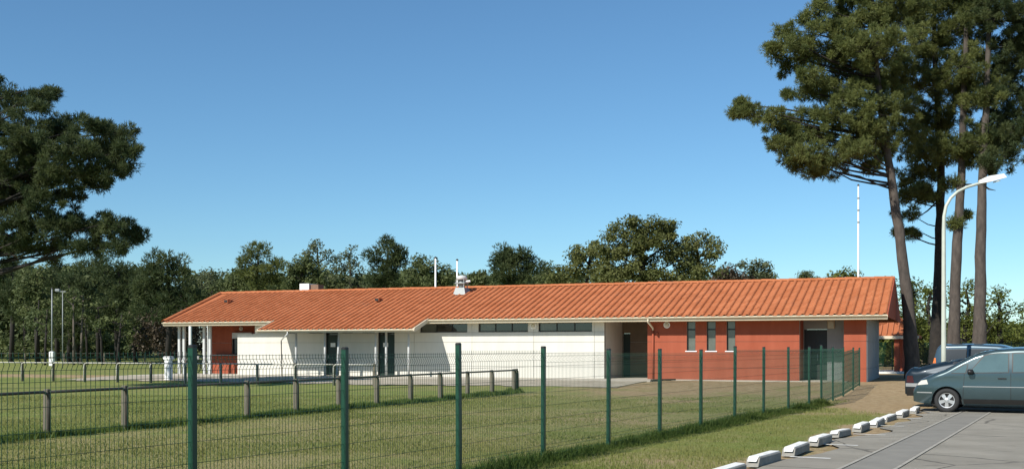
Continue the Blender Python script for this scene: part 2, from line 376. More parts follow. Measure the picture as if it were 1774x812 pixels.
def wall(x0, x1, y, z0, z1, openings, m, vj, hj, thick=.25):
    """wall with openings [(xa,xb,za,zb)]; facing panels cut at the joints vj (x) and hj (z)"""
    xs = sorted({x0, x1, *[v for o in openings for v in o[:2]]}); mb = MB()
    for a, b in zip(xs, xs[1:]):
        zc = [z0]
        for o in sorted(openings, key=lambda o: o[2]):
            if o[0] <= a + 1e-6 and o[1] >= b - 1e-6: zc += [o[2], o[3]]
        zc.append(z1)
        for i in range(0, len(zc), 2):
            if zc[i+1] - zc[i] > .01: mb.box(a, b, y, y+thick, zc[i], zc[i+1])
    w = mb.build('wall', M['joint'], pav)
    jx = {round(v, 4) for v in vj}; jz = {round(v, 4) for v in hj}
    X = sorted({round(v, 4) for v in (x0, x1, *vj, *[v for o in openings for v in o[:2]]) if x0-1e-4 <= v <= x1+1e-4})
    Z = sorted({round(v, 4) for v in (z0, z1, *hj, *[v for o in openings for v in o[2:]]) if z0-1e-4 <= v <= z1+1e-4})
    # merge cells per joint bay into few boxes: one panel object per joint bay, openings left out
    XB = sorted({X[0], X[-1], *[v for v in X if v in jx]}); ZB = sorted({Z[0], Z[-1], *[v for v in Z if v in jz]})
    for xa, xb in zip(XB, XB[1:]):
        for za, zb in zip(ZB, ZB[1:]):
            holes = any(o[0] < xb and o[1] > xa and o[2] < zb and o[3] > za for o in openings); pm = MB(); pr = .028 + random.uniform(-.003, .003)
            cx = [v for v in X if xa-1e-5 <= v <= xb+1e-5]; cz = [v for v in Z if za-1e-5 <= v <= zb+1e-5]
            for a, b in zip(cx, cx[1:]):
                for c, d in zip(cz, cz[1:]):
                    mxx, mz = (a+b)/2, (c+d)/2
                    if any(o[0] < mxx < o[1] and o[2] < mz < o[3] for o in openings): continue
                    g = .008
                    pm.box(a + (g if a == xa and a != X[0] else 0), b - (g if b == xb and b != X[-1] else 0), y-pr, y+.005,
                           c + (g if c == za and c != Z[0] else 0), d - (g if d == zb and d != Z[-1] else 0))
                    if holes: pm.build('panel', m, w); pm = MB()
            if pm.v: pm.build('panel', m, w)
    return w
def window(x0, x1, z0, z1, y, n, glass, sill=None, hbars=(), fr=.05):
    mb = MB()
    mb.box(x0, x1, y, y+.06, z0, z0+fr); mb.box(x0, x1, y, y+.06, z1-fr, z1)
    mb.box(x0, x0+fr, y, y+.06, z0+fr, z1-fr); mb.box(x1-fr, x1, y, y+.06, z0+fr, z1-fr)
    wdt = (x1-x0)/n
    for i in range(1, n): mb.box(x0+wdt*i-fr*.5, x0+wdt*i+fr*.5, y+.002, y+.058, z0+fr, z1-fr)
    for hz in hbars: mb.box(x0+fr, x1-fr, y+.003, y+.055, hz-.03, hz+.03)
    o = mb.build('window', M['dark'], pav)
    for i in range(n):
        g = glass[i % len(glass)]
        MB().box(x0+wdt*i+.01, x0+wdt*(i+1)-.01, y+.03, y+.04, z0+.01, z1-.01).build('pane', g, o)
    if sill:
        MB().box(x0-.07, x1+.07, y-.16, y+.03, z0-.05, z0-.002).build('sill', M['whitepaint'], o)
    return o

# --- white front wall, px 412..1047
TOPW = rz(0) - .05
xw0, xw1 = fx(412), fx(1047)
hj = [.60, 1.84, 2.345]
vj = [fx(p) for p in (442, 513, 607, 718, 818, 925, 1030)]
wins = [(fx(728), fx(810)), (fx(829), fx(915)), (fx(933), fx(1026))]
ops = [(a, b, 2.36, 2.92) for a, b in wins]
slots = [(fx(a), fx(b), 2.36, 2.62) for a, b in ((500, 516), (536, 560), (593, 612), (628, 650))]
doors = [(fx(564), fx(588)), (fx(655), fx(684))]
dops = [(a, b, .0, 2.62) for a, b in doors]
x442 = fx(442)
wall(x442, xw1, 0, 0, 3.0, ops + slots + dops, M['white'], vj, hj)
wall(xw0, x442 - .001, 0, 0, 2.33, [], M['white'], [], [.60, 1.84])
for a, b in wins: window(a, b, 2.36, 2.92, .09, 3, [M['glass2'], M['glass'], M['glass']])
for a, b, c, d in slots: window(a, b, c, d, .09, 1, [M['glass']])
for i, (a, b) in enumerate(doors):
    d = MB().box(a+.05, b-.05, .12, .17, .01, 2.2).build('door', M['door'], pav)
    f = MB(); f.box(a, a+.05, .08, .2, 0, 2.62); f.box(b-.05, b, .08, .2, 0, 2.62); f.box(a+.05, b-.05, .08, .2, 2.2, 2.26); f.box(a+.05, b-.05, .08, .2, 2.56, 2.62)
    f.build('frame', M['dark'], d); MB().box(a+.05, b-.05, .13, .14, 2.26, 2.56).build('transom_pane', M['glass'], d)
    MB().box(a+.11, a+.14, .06, .12, 1.0, 1.14).build('handle', M['galv'], d)
    xm = (a+b)/2 - (.05 if i == 0 else .12)
    MB().box(xm-.14, xm+.16, .112, .119, 1.6, 1.82).build('notice', M['paper'], d)
    MB().box(a-.3, b+.3, -.9, -.03, .005, .06).build('door_step', M['concrete'], pav)
# square air grilles between the slots (px 516-536, 612-628): blank pale blocks
for a, b in ((517, 535), (613, 627)):
    part_box('lintel_block', fx(a), fx(b), -.10, -.03, 2.40, 2.72, M['beige'])

# --- left porch: red wall set back, serving hatch
xr0 = fx(367, 1.77); xr1 = fx(470, 1.77)
hx0, hx1 = fx(402, 1.77), fx(440, 1.77); hz0, hz1, hz2 = fh(406, 613, 1.77), fh(406, 586, 1.77), fh(406, 576, 1.6)
wall(xr0, xr1, 1.77, 0, 3.55, [(hx0, hx1, hz0, hz1)], M['red'], [], [.60, 1.84])
window(hx0, hx1, hz0, hz1, 1.85, 2, [M['glass_blue']])
part_box('shutter_box', fx(402, 1.5), hx1, 1.50, 1.735, hz1+.004, hz2, M['column'])
part_box('counter', xr0+.3, hx1, 1.40, 1.735, hz0-.09, hz0-.03, M['galv'])
part_box('wall_return', fx(442), fx(442)+.25, .26, 1.73, 0, 3.0, M['white'])
part_box('end_wall', xr0-.26, xr0-.001, 1.77, 10.2, 0, 3.7, M['white'])
part_box('corner_post', xr0-.14, xr0+.02, 1.55, 1.71, 0, 3.5, M['whitepaint'])
for px in (311, 319, 354, 364):
    X_ = fx(px, .13); part = MB(); part.cbox(X_-.075, X_+.075, .06, .21, 0, rz(.13)-.16, .012); part.build('column', M['column'], pav)
for px in (330, 362):
    X_ = fx(px, 9.5); MB().cbox(X_-.08, X_+.08, 9.4, 9.56, 0, 3.3, .012).build('column', M['whitepaint'], pav)
# --- canopy columns
YC = -(.8 + EXT) + .89
for px, lean in ((513, 0), (563, 0), (588, -.14), (651, 0), (669, 0), (708, 0)):
    X_ = fx(px, YC); z1 = rz(YC) - .14
    MB().tube([(X_+lean, YC, 0), (X_, YC, z1)], .062, 10).build('column', M['column'], pav, True)
part_box('canopy_beam', XE0+.2, XE1-.2, YC-.06, YC+.06, rz(YC)-.30, rz(YC)-.141, M['beige'])

# --- passage recess px 1047..1122
xa, xb = xw1, fx(1122)
part_box('passage_wall', xa-.25, xa-.002, .26, 3.2, 0, 3.0, M['white'])
wall(xa, xb, 3.2, 0, 3.1, [(xa+.02, xa+.42, 0, 2.3)], mat('passage_shade_brown', (.15,.11,.075), .8, .15, 2), [], [1.84])  # shade of the recess is put into the back wall's dark brown
part_box('passage_light_block', xa, xb, .0, 3.15, 3.0, 3.04, M['beige'])  # unseen ceiling, added to keep light out of the recess
part_box('passage_lintel', xa, xb, .02, .14, 2.86, 2.999, M['beige'])
part_box('passage_door', xa+.03, xa+.41, 3.3, 3.35, 0.01, 2.29, M['door'])
part_box('passage_wall', xb+.002, xb+.25, .26, 3.2, 0, 3.0, M['red'])
# --- red wall px 1122..1385 with three narrow windows
xc, xd = fx(1122), fx(1385)
rops = [(fx(a), fx(b), 1.41, 2.89) for a, b in ((1190, 1205), (1224.5, 1240), (1259, 1274))]
wall(xc, xd, 0, 0, 3.0, rops, M['red'], [], [.60, 1.84, 2.9])
for a, b, c, d in rops: window(a, b, c, d, .10, 1, [M['glass2']], sill=True, hbars=(2.42,), fr=.035)
# --- door recess px 1385..1462
xe, xf = fx(1462), fx(1501)
part_box('recess_wall', xd-.25, xd-.002, .26, 1.5, 0, 3.0, M['red'])
dx0, dx1 = fx(1392.5, 1.5), fx(1433, 1.5)
wall(xd-.2, xe+.2, 1.5, 0, 3.6, [(dx0, dx1, 0, 2.42)], M['grey_panel'], [dx1], [1.22, 1.84, 2.42])
dd = part_box('double_door', dx0+.01, dx1-.01, 1.62, 1.67, .01, 2.41, M['dark'])
MB().box((xd+dx1)/2-.02, (xd+dx1)/2+.03, 1.595, 1.619, .05, 2.38).build('door_seam', M['black'], dd)
MB().box((xd+dx1)/2+.08, (xd+dx1)/2+.11, 1.56, 1.62, .95, 1.25).build('handle', M['galv'], dd)
# --- right pier and grey end wall
wall(xe, xf, 0, 0, 3.0, [], M['red'], [], [.60, 1.84])
part_box('pier_return', xe+.002, xe+.25, .26, 1.49, 0, 3.0, M['red'])
part_box('end_wall', xf-.25, xf-.002, .26, 8.4, 0, 3.3, M['joint'])
ew = [c for c in pav.children if c.name.startswith('end_wall')][-1]
for i, (ya, yb) in enumerate(((.02, 2.0), (2.02, 4.1), (4.12, 6.2), (6.22, 8.4))):
    for (za, zb) in ((0, .59), (.61, 1.83), (1.85, 3.2)):
        MB().box(xf-.001, xf+.03, ya, yb, za, zb).build('panel', M['grey_panel'], ew)

# --- roof slab, soffit, fascia, gutters
rs = MB()
th = .10
def slab(mb, pts, t):                                  # polygon thickened downwards
    n = len(pts); vs = [Vector(p) for p in pts] + [Vector(p) - Vector((0,0,t)) for p in pts]
    mb.add(vs, [tuple(range(n)), tuple(range(2*n-1, n-1, -1))] + [(i, n+i, n+(i+1) % n, (i+1) % n) for i in range(n)])
yb_ = 2*YR + .8
slab(rs, [(XL, -.8, EAVE), (XR, -.8, EAVE), (XR, YR, RIDGE), (XH, YR, RIDGE)], th)
roof = rs.build('roof', M['roof_tile'], pav)
rb = MB()
slab(rb, [(XR, yb_, EAVE), (XL, yb_, EAVE), (XH, YR+.004, RIDGE), (XR, YR+.004, RIDGE)], th)
slab(rb, [(XL, yb_, EAVE), (XL, -.8, EAVE), (XH, YR, RIDGE-.003)], th-.004)
rb.build('back_slope', M['tile'], roof)
rx = MB(); slab(rx, [(XE0, -.8-EXT, rz(-.8-EXT)), (XE1, -.8-EXT, rz(-.8-EXT)), (XE1, -.803, EAVE-.001), (XE0, -.803, EAVE-.001)], th)
rx.build('canopy_deck', M['beige'], roof)
gv = MB(); gv.add([(XR+.02, -.8, EAVE-.12), (XR+.02, yb_, EAVE-.12), (XR+.02, yb_, EAVE+.05), (XR+.02, YR, RIDGE+.06), (XR+.02, -.8, EAVE+.05),
                   (XR-.03, -.8, EAVE-.12), (XR-.03, yb_, EAVE-.12), (XR-.03, yb_, EAVE+.05), (XR-.03, YR, RIDGE+.06), (XR-.03, -.8, EAVE+.05)],
                  [(0,1,2,3,4), (9,8,7,6,5), (0,5,6,1), (1,6,7,2), (2,7,8,3), (3,8,9,4), (4,9,5,0)])
gv.build('gable_board', M['red'], roof)
def gutter(x0, x1, y, z):
    mb = MB(); n = 7; rows = []
    for k in range(n):
        t = math.pi + math.pi*k/(n-1)
        rows.append([(x0, y - .065 + .065*math.cos(t), z + .06*math.sin(t)), (x1, y - .065 + .065*math.cos(t), z + .06*math.sin(t))])
    mb.grid(rows)
    mb.box(x0, x1, y-.138, y-.124, z-.012, z+.010)
    return mb.build('gutter', M['beige'], roof)
part_box('fascia', XL, XE0-.002, -.83, -.805, EAVE-.21, EAVE-.01, M['beige'], roof)
part_box('fascia', XE1+.002, XR, -.83, -.805, EAVE-.21, EAVE-.01, M['beige'], roof)
zx = rz(-.8-EXT)
part_box('fascia', XE0, XE1, -.83-EXT, -.805-EXT, zx-.17, zx-.01, M['beige'], roof)
gutter(XE1+.05, XR-.02, -.83, EAVE-.05); gutter(XL, XE0-.05, -.83, EAVE-.05); gutter(XE0, XE1, -.83-EXT, zx-.05)
for X_ in (XE0, XE1):
    mb = MB(); mb.add([(X_-.02, -.8-EXT, zx-.16), (X_+.02, -.8-EXT, zx-.16), (X_+.02, -.8, EAVE-.16), (X_-.02, -.8, EAVE-.16),
                       (X_-.02, -.8-EXT, zx+.05), (X_+.02, -.8-EXT, zx+.05), (X_+.02, -.8, EAVE+.05), (X_-.02, -.8, EAVE+.05)],
                      [(0,3,2,1),(4,5,6,7),(0,1,5,4),(1,2,6,5),(2,3,7,6),(3,0,4,7)]); mb.build('verge_board', M['beige'], roof)
part_box('soffit', XL+.05, XR-.05, -.80, -.001, EAVE-.225, EAVE-.205, M['beige'], roof)
# --- tiles: the 300 nearest one by one, the rest as one mass
CW, ROWS = .355, 15; SL = 5.96/math.cos(PITCH); CLN = SL/ROWS
def tile_mesh(name, m, w=CW, l=CLN+.05):
    prof = [(-.5, .016), (-.47, .002), (-.14, .0), (-.08, .012), (.0, .046), (.08, .072), (.17, .084), (.27, .082), (.36, .064), (.42, .034), (.45, .006), (.5, .004)]
    vs = []; fs = []; n = len(prof)
    for (yy, dz) in ((-.05, .016), (l-.05, .002)):
        for (a, h) in prof: vs.append((a*w, yy, h*.92 + dz))
    for (a, h) in prof: vs.append((a*w, -.05, h*.92 + .016 - .018))
    for i in range(n-1):
        fs.append((i, i+1, n+i+1, n+i)); fs.append((2*n+i, 2*n+i+1, i+1, i))
    mb = MB(); mb.add(vs, fs); return mb.mesh(name, m)
tme = []
for k in range(6):
    me = tile_mesh('tile', M['roof_tile']); a = me.attributes.new('tint', 'FLOAT', 'POINT'); a.data.foreach_set('value', np.full(len(me.vertices), (k+.5)/6, np.float32)); tme.append(me)
tv = np.array([v.co[:] for v in tme[0].vertices]); tf = [tuple(p.vertices) for p in tme[0].polygons]; tf = np.array(tf)
sv, sf, k0 = [], [], 0
cp, sp = math.cos(PITCH), math.sin(PITCH)
ncol = int((XR - XL)/CW)
def tile_at(x, r, individual, lift=0):
    global k0
    y0 = -.8 + r*CLN*cp; z0 = EAVE + r*CLN*sp + lift
    j = random.uniform(-.006, .006); jz = random.uniform(-.004, .006)
    if individual:
        o = put('tile', random.choice(tme), roof); o.location = (x + j, y0, z0 + jz); o.rotation_euler = (PITCH + random.uniform(-.006, .006), 0, random.uniform(-.01, .01))
    else:
        q = tv.copy(); q[:,1] += 0
        yy = q[:,1]*cp - q[:,2]*sp; zz = q[:,1]*sp + q[:,2]*cp
        sv.append(np.stack([q[:,0] + x + j, yy + y0, zz + z0 + jz], 1)); sf.append(tf + k0); k0 += len(tv)
for c in range(ncol):
    x = XR - CW*(c + .5) - .01
    for r in range(ROWS):
        yv = (r + .6)*CLN*cp
        if x < XL + (XH-XL)*yv/5.96: continue
        tile_at(x, r, c < 20)
    if XE0 + .15 < x < XE1 - .15:
        for r in range(1, 5): tile_at(x, -r, False)
st = put('tile_field', np_mesh('tile_field', np.concatenate(sv), np.concatenate(sf), M['roof_tile'], np.repeat(rng.random(len(sv)), len(tv))), roof); st['kind'] = 'stuff'
rt = MB()
rows = []
for (xx, rr) in ((0, .165), (.50, .145)):
    rows.append([(xx, rr*math.cos(math.pi*(k/8)), rr*.75*math.sin(math.pi*(k/8))) for k in range(9)])
rt.grid(rows); rme = rt.mesh('ridge_tile', M['roof_tile'], True)
x = XH
while x < XR - .1:
    o = put('ridge_tile', rme, roof); o.location = (x, YR, RIDGE + .0 + random.uniform(-.008, .008)); x += .46
hv = Vector((XL, -.8, EAVE)) - Vector((XH, YR, RIDGE)); nH = int(hv.length/.46)
for i in range(nH):
    p = Vector((XH, YR, RIDGE)) + hv*((i+1)/nH)
    o = put('ridge_tile', rme, roof); o.location = p + Vector((0, 0, .01)); o.rotation_euler = (-hv).to_track_quat('X', 'Z').to_euler()
# --- roof fittings
cx0, cx1 = fx(519, 6.2), fx(535, 6.2); zt = fh(527, 491, 6.2)
ch = MB().box(cx0, cx1, 6.2, 7.1, RIDGE-.6, zt).build('chimney', M['whitepaint'], roof)
part_box('chimney_side', cx1+.002, fx(549, 6.2), 6.35, 7.0, RIDGE-.6, zt-.06, mat('chimney_shade_brown', (.20,.12,.08), .8, .2), ch)  # shaded right side of the chimney, made as a browner box
vx, vy = fx(800, 3.95), 3.95; vz = rz(vy)
cw = MB(); cw.add([(vx-.38, vy-.36, vz-.06), (vx+.38, vy-.36, vz-.06), (vx+.38, vy+.36, vz+.17), (vx-.38, vy+.36, vz+.17),
                   (vx-.26, vy-.26, vz+.34), (vx+.26, vy-.26, vz+.34), (vx+.26, vy+.26, vz+.34), (vx-.26, vy+.26, vz+.34)],
                  [(0,1,5,4),(1,2,6,5),(2,3,7,6),(3,0,4,7),(4,5,6,7)])
vent = cw.build('roof_ventilator', M['galv'], roof)
for sx in (-.25, .21):
    for sy in (-.25, .21): MB().box(vx+sx, vx+sx+.04, vy+sy, vy+sy+.04, vz+.34, vz+.80).build('strut', M['galv'], vent)
MB().lathe([(.17, vz+.34), (.17, vz+.78)], 12, Matrix.Translation((vx, vy, 0))).build('duct', M['galv'], vent, True)
MB().box(vx-.30, vx+.30, vy-.30, vy+.30, vz+.56, vz+.62).build('louvre', M['galv'], vent)
MB().lathe([(.30, vz+.78), (.31, vz+.90), (.25, vz+1.0), (.10, vz+1.03)], 14, Matrix.Translation((vx, vy, 0))).build('cap', M['column'], vent, True)
MB().tube([(vx+.2, vy, vz+.68), (vx+.52, vy, vz+.70)], .06, 8).build('outlet', M['whitepaint'], vent)
for px, py in ((394, 526), (655, 524)):
    yy = 2.9
    for _ in range(6):
        hh = fh(px, py, yy); yy += (hh - rz(yy))*1.2
    X_, Z_ = fx(px, yy), rz(yy)
    mb = MB(); mb.add([(X_-.16, yy-.16, Z_+.08), (X_+.16, yy-.16, Z_+.08), (X_+.13, yy+.35, Z_+.26), (X_-.13, yy+.35, Z_+.26), (X_-.14, yy-.16, Z_+.24), (X_+.14, yy-.16, Z_+.24)],
                      [(0,1,5,4), (4,5,2,3), (0,4,3), (1,2,5)]); v_ = mb.build('roof_vent', M['tile_c'], roof)
    MB().box(X_-.12, X_+.12, yy-.17, yy-.162, Z_+.09, Z_+.225).build('vent_mouth', M['black'], v_)
# --- downpipes and wall lamps
def pipe(pts, r, m): return MB().tube(pts, r, 8).build('downpipe', m, pav, True)
X_ = fx(1132); X2 = fx(1123, -.83)
pipe([(X2, -.88, EAVE-.08), (X2, -.88, EAVE-.24), (X_, -.14, 2.52), (X_, -.09, 2.40)], .045, M['beige'])
pipe([(X_, -.09, 2.40), (X_, -.09, .02)], .045, M['red'])
X_ = fx(499, -.83-EXT); X2 = fx(489, -1.6)
pipe([(X_, -.88-EXT, zx-.09), (X_, -.88-EXT, zx-.22), (X2, -1.7, 1.95)], .035, M['whitepaint']); pipe([(X2, -1.7, 1.95), (X2+.05, -1.7, .02)], .03, M['railpipe'])
def lamp(px, py, y, r):
    X_, Z_ = fx(px, y), fh(px, py, y); T = Matrix.Translation((X_, y, Z_)) @ Matrix.Rotation(R(90), 4, 'X')
    o = MB().lathe([(r, 0), (r, .05), (r*.8, .06)], 14, T).build('wall_lamp', M['whitepaint'], pav)
    MB().lathe([(r*.72, .055), (r*.65, .10), (r*.3, .13)], 12, T).build('diffuser', M['lampglass'], o, True)
lamp(924, 564, -.028, .17); lamp(1155.5, 562.5, -.028, .16); lamp(418, 569, 1.74, .12)
X_, Z_ = fx(1440, 1.47), fh(1440, 561, 1.47)
o = MB().cbox(X_-.17, X_+.17, 1.38, 1.465, Z_-.2, Z_+.2, .03).build('wall_lamp', M['beige'], pav); MB().box(X_-.12, X_+.12, 1.35, 1.379, Z_-.15, Z_+.15).build('diffuser', M['lampglass'], o)
MB().lathe([(.07, 0), (.06, .08), (.02, .1)], 10, Matrix.Translation((fx(1139), -.028, fh(1139, 577))) @ Matrix.Rotation(R(90), 4, 'X')).build('alarm_bell', M['red'], pav, True)

# --- paving along the pavilion
pw = MB()
xs = [fx(250, -2)] + [fx(p, -2) for p in (330, 420, 520, 620, 720, 820, 930, 1040, 1140, 1260, 1385)]
OV = lambda lx, ly: O + RV*lx + VV*ly
path = None
for i, (a, b) in enumerate(zip(xs, xs[1:])):
    wdt = 3.4 if i < 9 else 1.0
    mb = MB(); ps = []
    q = [OV(a+.012, -wdt), OV(b-.012, -wdt), OV(b-.012, 1.7 if i < 2 else (-.035 if i != 9 else .2)), OV(a+.012, 1.7 if i < 2 else (-.035 if i != 9 else .2))]
    slab(mb, [(p.x, p.y, GB + .035 + random.uniform(-.002, .002)) for p in q], .25)
    if path is None:
        path = tag(mb.build('path', M['concrete']), 'pale concrete path along the front of the pavilion', None, kind='structure')
    else: mb.build('paving_slab', M['concrete'], path)
q = [OV(xd-.1, -.9), OV(xe+.2, -.9), OV(xe+.2, 1.49), OV(xd-.1, 1.49)]
mb = MB(); slab(mb, [(p.x, p.y, GB+.03) for p in q], .2); mb.build('paving_slab', M['concrete'], path)
q = [OV(xa, .21), OV(xb, .21), OV(xb, 3.19), OV(xa, 3.19)]
mb = MB(); slab(mb, [(p.x, p.y, GB+.03) for p in q], .2); mb.build('paving_slab', M['concrete'], path)
gm = mat('pale_gravel', (.30,.255,.185), .95, .2, 1.6, .5, 45, col2=(.44,.39,.30))
ap2 = sheet('gravel_apron', OV(0, 0), RV, VV, xs[0], xs[9], -8.2, -3.38, .028, gm, .45, 2.0)
tag(ap2, 'pale gravel apron between the pavilion path and the grass', None, kind='structure')
pl = thing('plank', 'dark plank lying on the path below the red wall downpipe', 'plank', OV(fx(1149, -2.6), -2.6) + Vector((0, 0, .045)), R(38))
MB().cbox(-.75, .75, -.09, .09, 0, .07, .008).build('board', M['bark_dark'], pl); MB().box(.3, .42, -.11, .11, -.012, .0).build('batten', M['bark_dark'], pl)

# ------------------------------------------------------------------ small annex beyond the right end
AN = at(1556, 603, 68); AN.z = gz(AN.x, AN.y)
an = thing('annex', 'low open annex with orange tiled roof beyond the right end of the pavilion', 'shelter', AN, -A22)
za = 2.3
def an_x(px, ly):
    t = (px-CX)/F; return (t*(AN.y + ly*VV.y) - AN.x - ly*VV.x)/(RV.x - t*RV.y)
ax0, ax1 = an_x(1480, -1.6), an_x(1592, -1.6)
mb = MB(); zr = 3.45; xm0, xm1 = ax0+2.6, ax1-2.2
slab(mb, [(ax0, -1.6, za), (ax1, -1.6, za), (xm1, 1.6, zr), (xm0, 1.6, zr)], .12)
slab(mb, [(ax1, -1.597, za), (ax1, 4.8, za), (xm1, 1.6, zr-.003)], .12); slab(mb, [(ax1, 4.8, za), (ax0, 4.8, za), (xm0, 1.603, zr), (xm1, 1.603, zr)], .12)
ar = mb.build('roof', M['tile'], an)
for i in range(int((ax1-ax0)/.33)):
    x_ = ax0 + .2 + i*.33; ytop = 1.5 if xm0 < x_ < xm1 else (-1.6 + 3.1*((x_-ax0)/2.6 if x_ <= xm0 else (ax1-x_)/2.2))
    if ytop > -1.3: MB().tube([(x_, -1.62, za+.02), (x_, ytop, za+.02+(ytop+1.6)/3.2*(zr-za))], .06, 6).build('tile_rib', M['tile_b'], ar)
MB().box(ax0, ax1, -1.66, -1.6, za-.2, za-.02).build('fascia', M['beige'], an)
for px in (1554, 1568): X_ = an_x(px, -1.2); MB().cbox(X_-.16, X_+.16, -1.36, -1.04, 0, za-.12, .02).build('pillar', M['red'], an)
X_ = an_x(1560, .5); MB().box(X_-.35, X_+.5, .5, .7, 0, 2.7).build('wall', M['red'], an)
MB().box(ax0, ax1+.8, -2.4, 3, -.1, .12).build('floor_slab', M['kerb'], an)

# ------------------------------------------------------------------ welded mesh fence
def panel_mesh(L, h, z0, vs=.05, hs=.2, r=.0018, folds=(.06, .94)):
    mb = MB(); zt = z0 + h
    n = int(round(L/vs))
    def bar(p, q, rr):
        p = Vector(p); q = Vector(q); d = (q-p)
        if abs(d.z) > abs(d.x): e1, e2 = Vector((rr,0,0)), Vector((0,rr,0))
        else: e1, e2 = Vector((0,rr,0)), Vector((0,0,rr))
        mb.add([p+e1+e2, p-e1+e2, p-e1-e2, p+e1-e2, q+e1+e2, q-e1+e2, q-e1-e2, q+e1-e2], [(0,1,5,4),(1,2,6,5),(2,3,7,6),(3,0,4,7)])
    fz = [z0 + h*f for f in folds]
    for i in range(n+1):
        x = i*L/n; zs = [z0-.03]
        pts = [(x, 0, z0)]
        for f_ in fz: pts += [(x, 0, f_-.05), (x, -.028, f_), (x, 0, f_+.05)]
        pts.append((x, 0, zt))
        for a, b in zip(pts, pts[1:]): bar(a, b, r)
    zz = z0
    hz = set()
    while zz <= zt + 1e-6: hz.add(round(zz, 3)); zz += hs
    for f_ in fz: hz.add(round(f_-.05, 3)); hz.add(round(f_+.05, 3))
    for z in sorted(hz): bar((0, .004, z), (L, .004, z), r*1.15)
    return mb.mesh('mesh_panel', M['greenwire'])
def post_mesh(h):
    mb = MB(); mb.box(-.03, .03, -.03, .03, -.1, h); return mb.mesh('post', M['green'])
PM = {}
def mesh_fence(name, label, pts, tops=None, cat='fence', vs=.05, r=.0018, h=1.73, skip=()):
    e = thing(name, label, cat, (pts[0].x, pts[0].y, 0))
    capm = MB().cbox(-.034, .034, -.034, .034, 0, .03, .01).mesh('post_cap', M['black'])
    for i, p in enumerate(pts):
        g = gz(p.x, p.y); hh = (tops[i] if tops else g + h) - g
        nx_ = pts[min(i+1, len(pts)-1)] - pts[max(i-1, 0)]
        o = put('post', post_mesh(round(hh, 3)), e); o.location = (p.x - pts[0].x, p.y - pts[0].y, g); o.rotation_euler = (random.uniform(-.004, .004), random.uniform(-.006, .006), math.atan2(nx_.y, nx_.x))
        c = put('post_cap', capm, o); c.location = (0, 0, hh)
        if i < len(pts)-1 and i not in skip:
            q = pts[i+1]; d = q - p; L = math.hypot(d.x, d.y) - .06
            g2 = gz(q.x, q.y); ph = round(min(hh, (tops[i+1]-g2) if tops else hh) - .09, 2)
            key = (round(L, 2), ph, vs, r)
            if key not in PM: PM[key] = panel_mesh(L, ph, .05, vs=vs, r=r)
            o = put('mesh_panel', PM[key], e); o.location = (p.x - pts[0].x + d.x/ (L+.06)*.03, p.y - pts[0].y + d.y/(L+.06)*.03, g)
            o.rotation_euler = (0, -math.atan2(g2-g, L), math.atan2(d.y, d.x))
    return e
pxs = (-97, 334, 598, 795, 941, 1054, 1143, 1214, 1273, 1323, 1366, 1402)
fp = []
for i, p in enumerate(pxs):
    Yd = 16009/(1900 - p); fp.append(Vector(((p-CX)/F*Yd, Yd, 0)))
ex = [(1423, 33.4), (1443, 36.2), (1461, 39.2), (1478, 42.6), (1489, 45.0)]
fp += [Vector(((p-CX)/F*Yd, Yd, 0)) for p, Yd in ex]
tops = [1.725, 1.725, 1.705, 1.765, 1.725, 1.69, 1.685, 1.67, 1.745, 1.73, 1.73, 1.75, 1.80, 1.75, 1.74, 1.73, 1.72]
mesh_fence('mesh_fence', 'near green welded wire fence running from the foreground to the pavilion', fp, tops)
bf = [Vector(((p-CX)/F*Yd, Yd, 0)) for p, Yd in ((1508, 70), (1546, 70.5), (1586, 70.5), (1626, 70.5), (1668, 70.5), (1710, 70.5), (1752, 70.5), (1796, 70.5))]
mesh_fence('mesh_fence', 'green wire fence behind the blue estate car and right hand pines', bf, h=1.95, r=.006)

# ------------------------------------------------------------------ wooden pitch rails
def rail_line(label, pts, ph, pipe_m, side, drop=.05, wood_w=.055, pr_=.03):
    e = thing('pitch_rail', label, 'railing', (pts[0].x, pts[0].y, 0))
    off = Vector((pts[0].x, pts[0].y, 0))
    for i, p in enumerate(pts):
        g = gz(p.x, p.y); d = (pts[min(i+1, len(pts)-1)] - pts[max(i-1, 0)]).normalized(); hh = ph + random.uniform(-.015, .02)
        mb = MB(); mb.cbox(-wood_w, wood_w, -wood_w, wood_w, -.1, hh, .015)
        o = mb.build('post', M['wood'], e); o.location = p - off + Vector((0, 0, g)); o.rotation_euler = (random.uniform(-.015, .015), random.uniform(-.015, .015), math.atan2(d.y, d.x) + random.uniform(-.05, .05))
        if i < len(pts)-1:
            q = pts[i+1]; n = Vector((d.y, -d.x, 0))*side*(wood_w+.032)
            a = p + n + Vector((0, 0, g + ph - drop)); b = q + n + Vector((0, 0, gz(q.x, q.y) + ph - drop))
            u = (b-a).normalized()
            MB().tube([a-off, b - u*.16 - off, b - u*.05 - Vector((0,0,.05)) - off, b - u*.02 - Vector((0,0,.17)) - off, b - u*.02 - Vector((0,0,ph - drop + .03)) - off], pr_, 8).build('rail', pipe_m, e, True)  # added legs down the posts; dark ones stand for the posts' shaded faces
    return e
pts = []
for i in range(-3, 12):
    Yd = 34340*(.618e-3 + .0562e-3*i); px = 1699 - 1/(.618e-3 + .0562e-3*i)
    pts.append(Vector(((px-CX)/F*Yd, Yd, 0)))
pts.append(pts[-1] + (pts[-1]-pts[-2])*.12)
rail_line('dark pitch rail on wooden posts behind the near wire fence', pts, .93, M['railpipe'], 1)
L0 = Vector(((648-CX)/F*48.6, 48.6, 0)); pts2 = [L0 - RV*(2.05*i) for i in range(0, 17)]
rail_line('pale pitch rail on wooden posts in front of the pavilion porch', pts2, .98, M['railwhite'], -1, .03)
pts3 = [Vector((-14 - 4.2*i, 100 + .9*i, 0)) for i in range(-1, 11)]
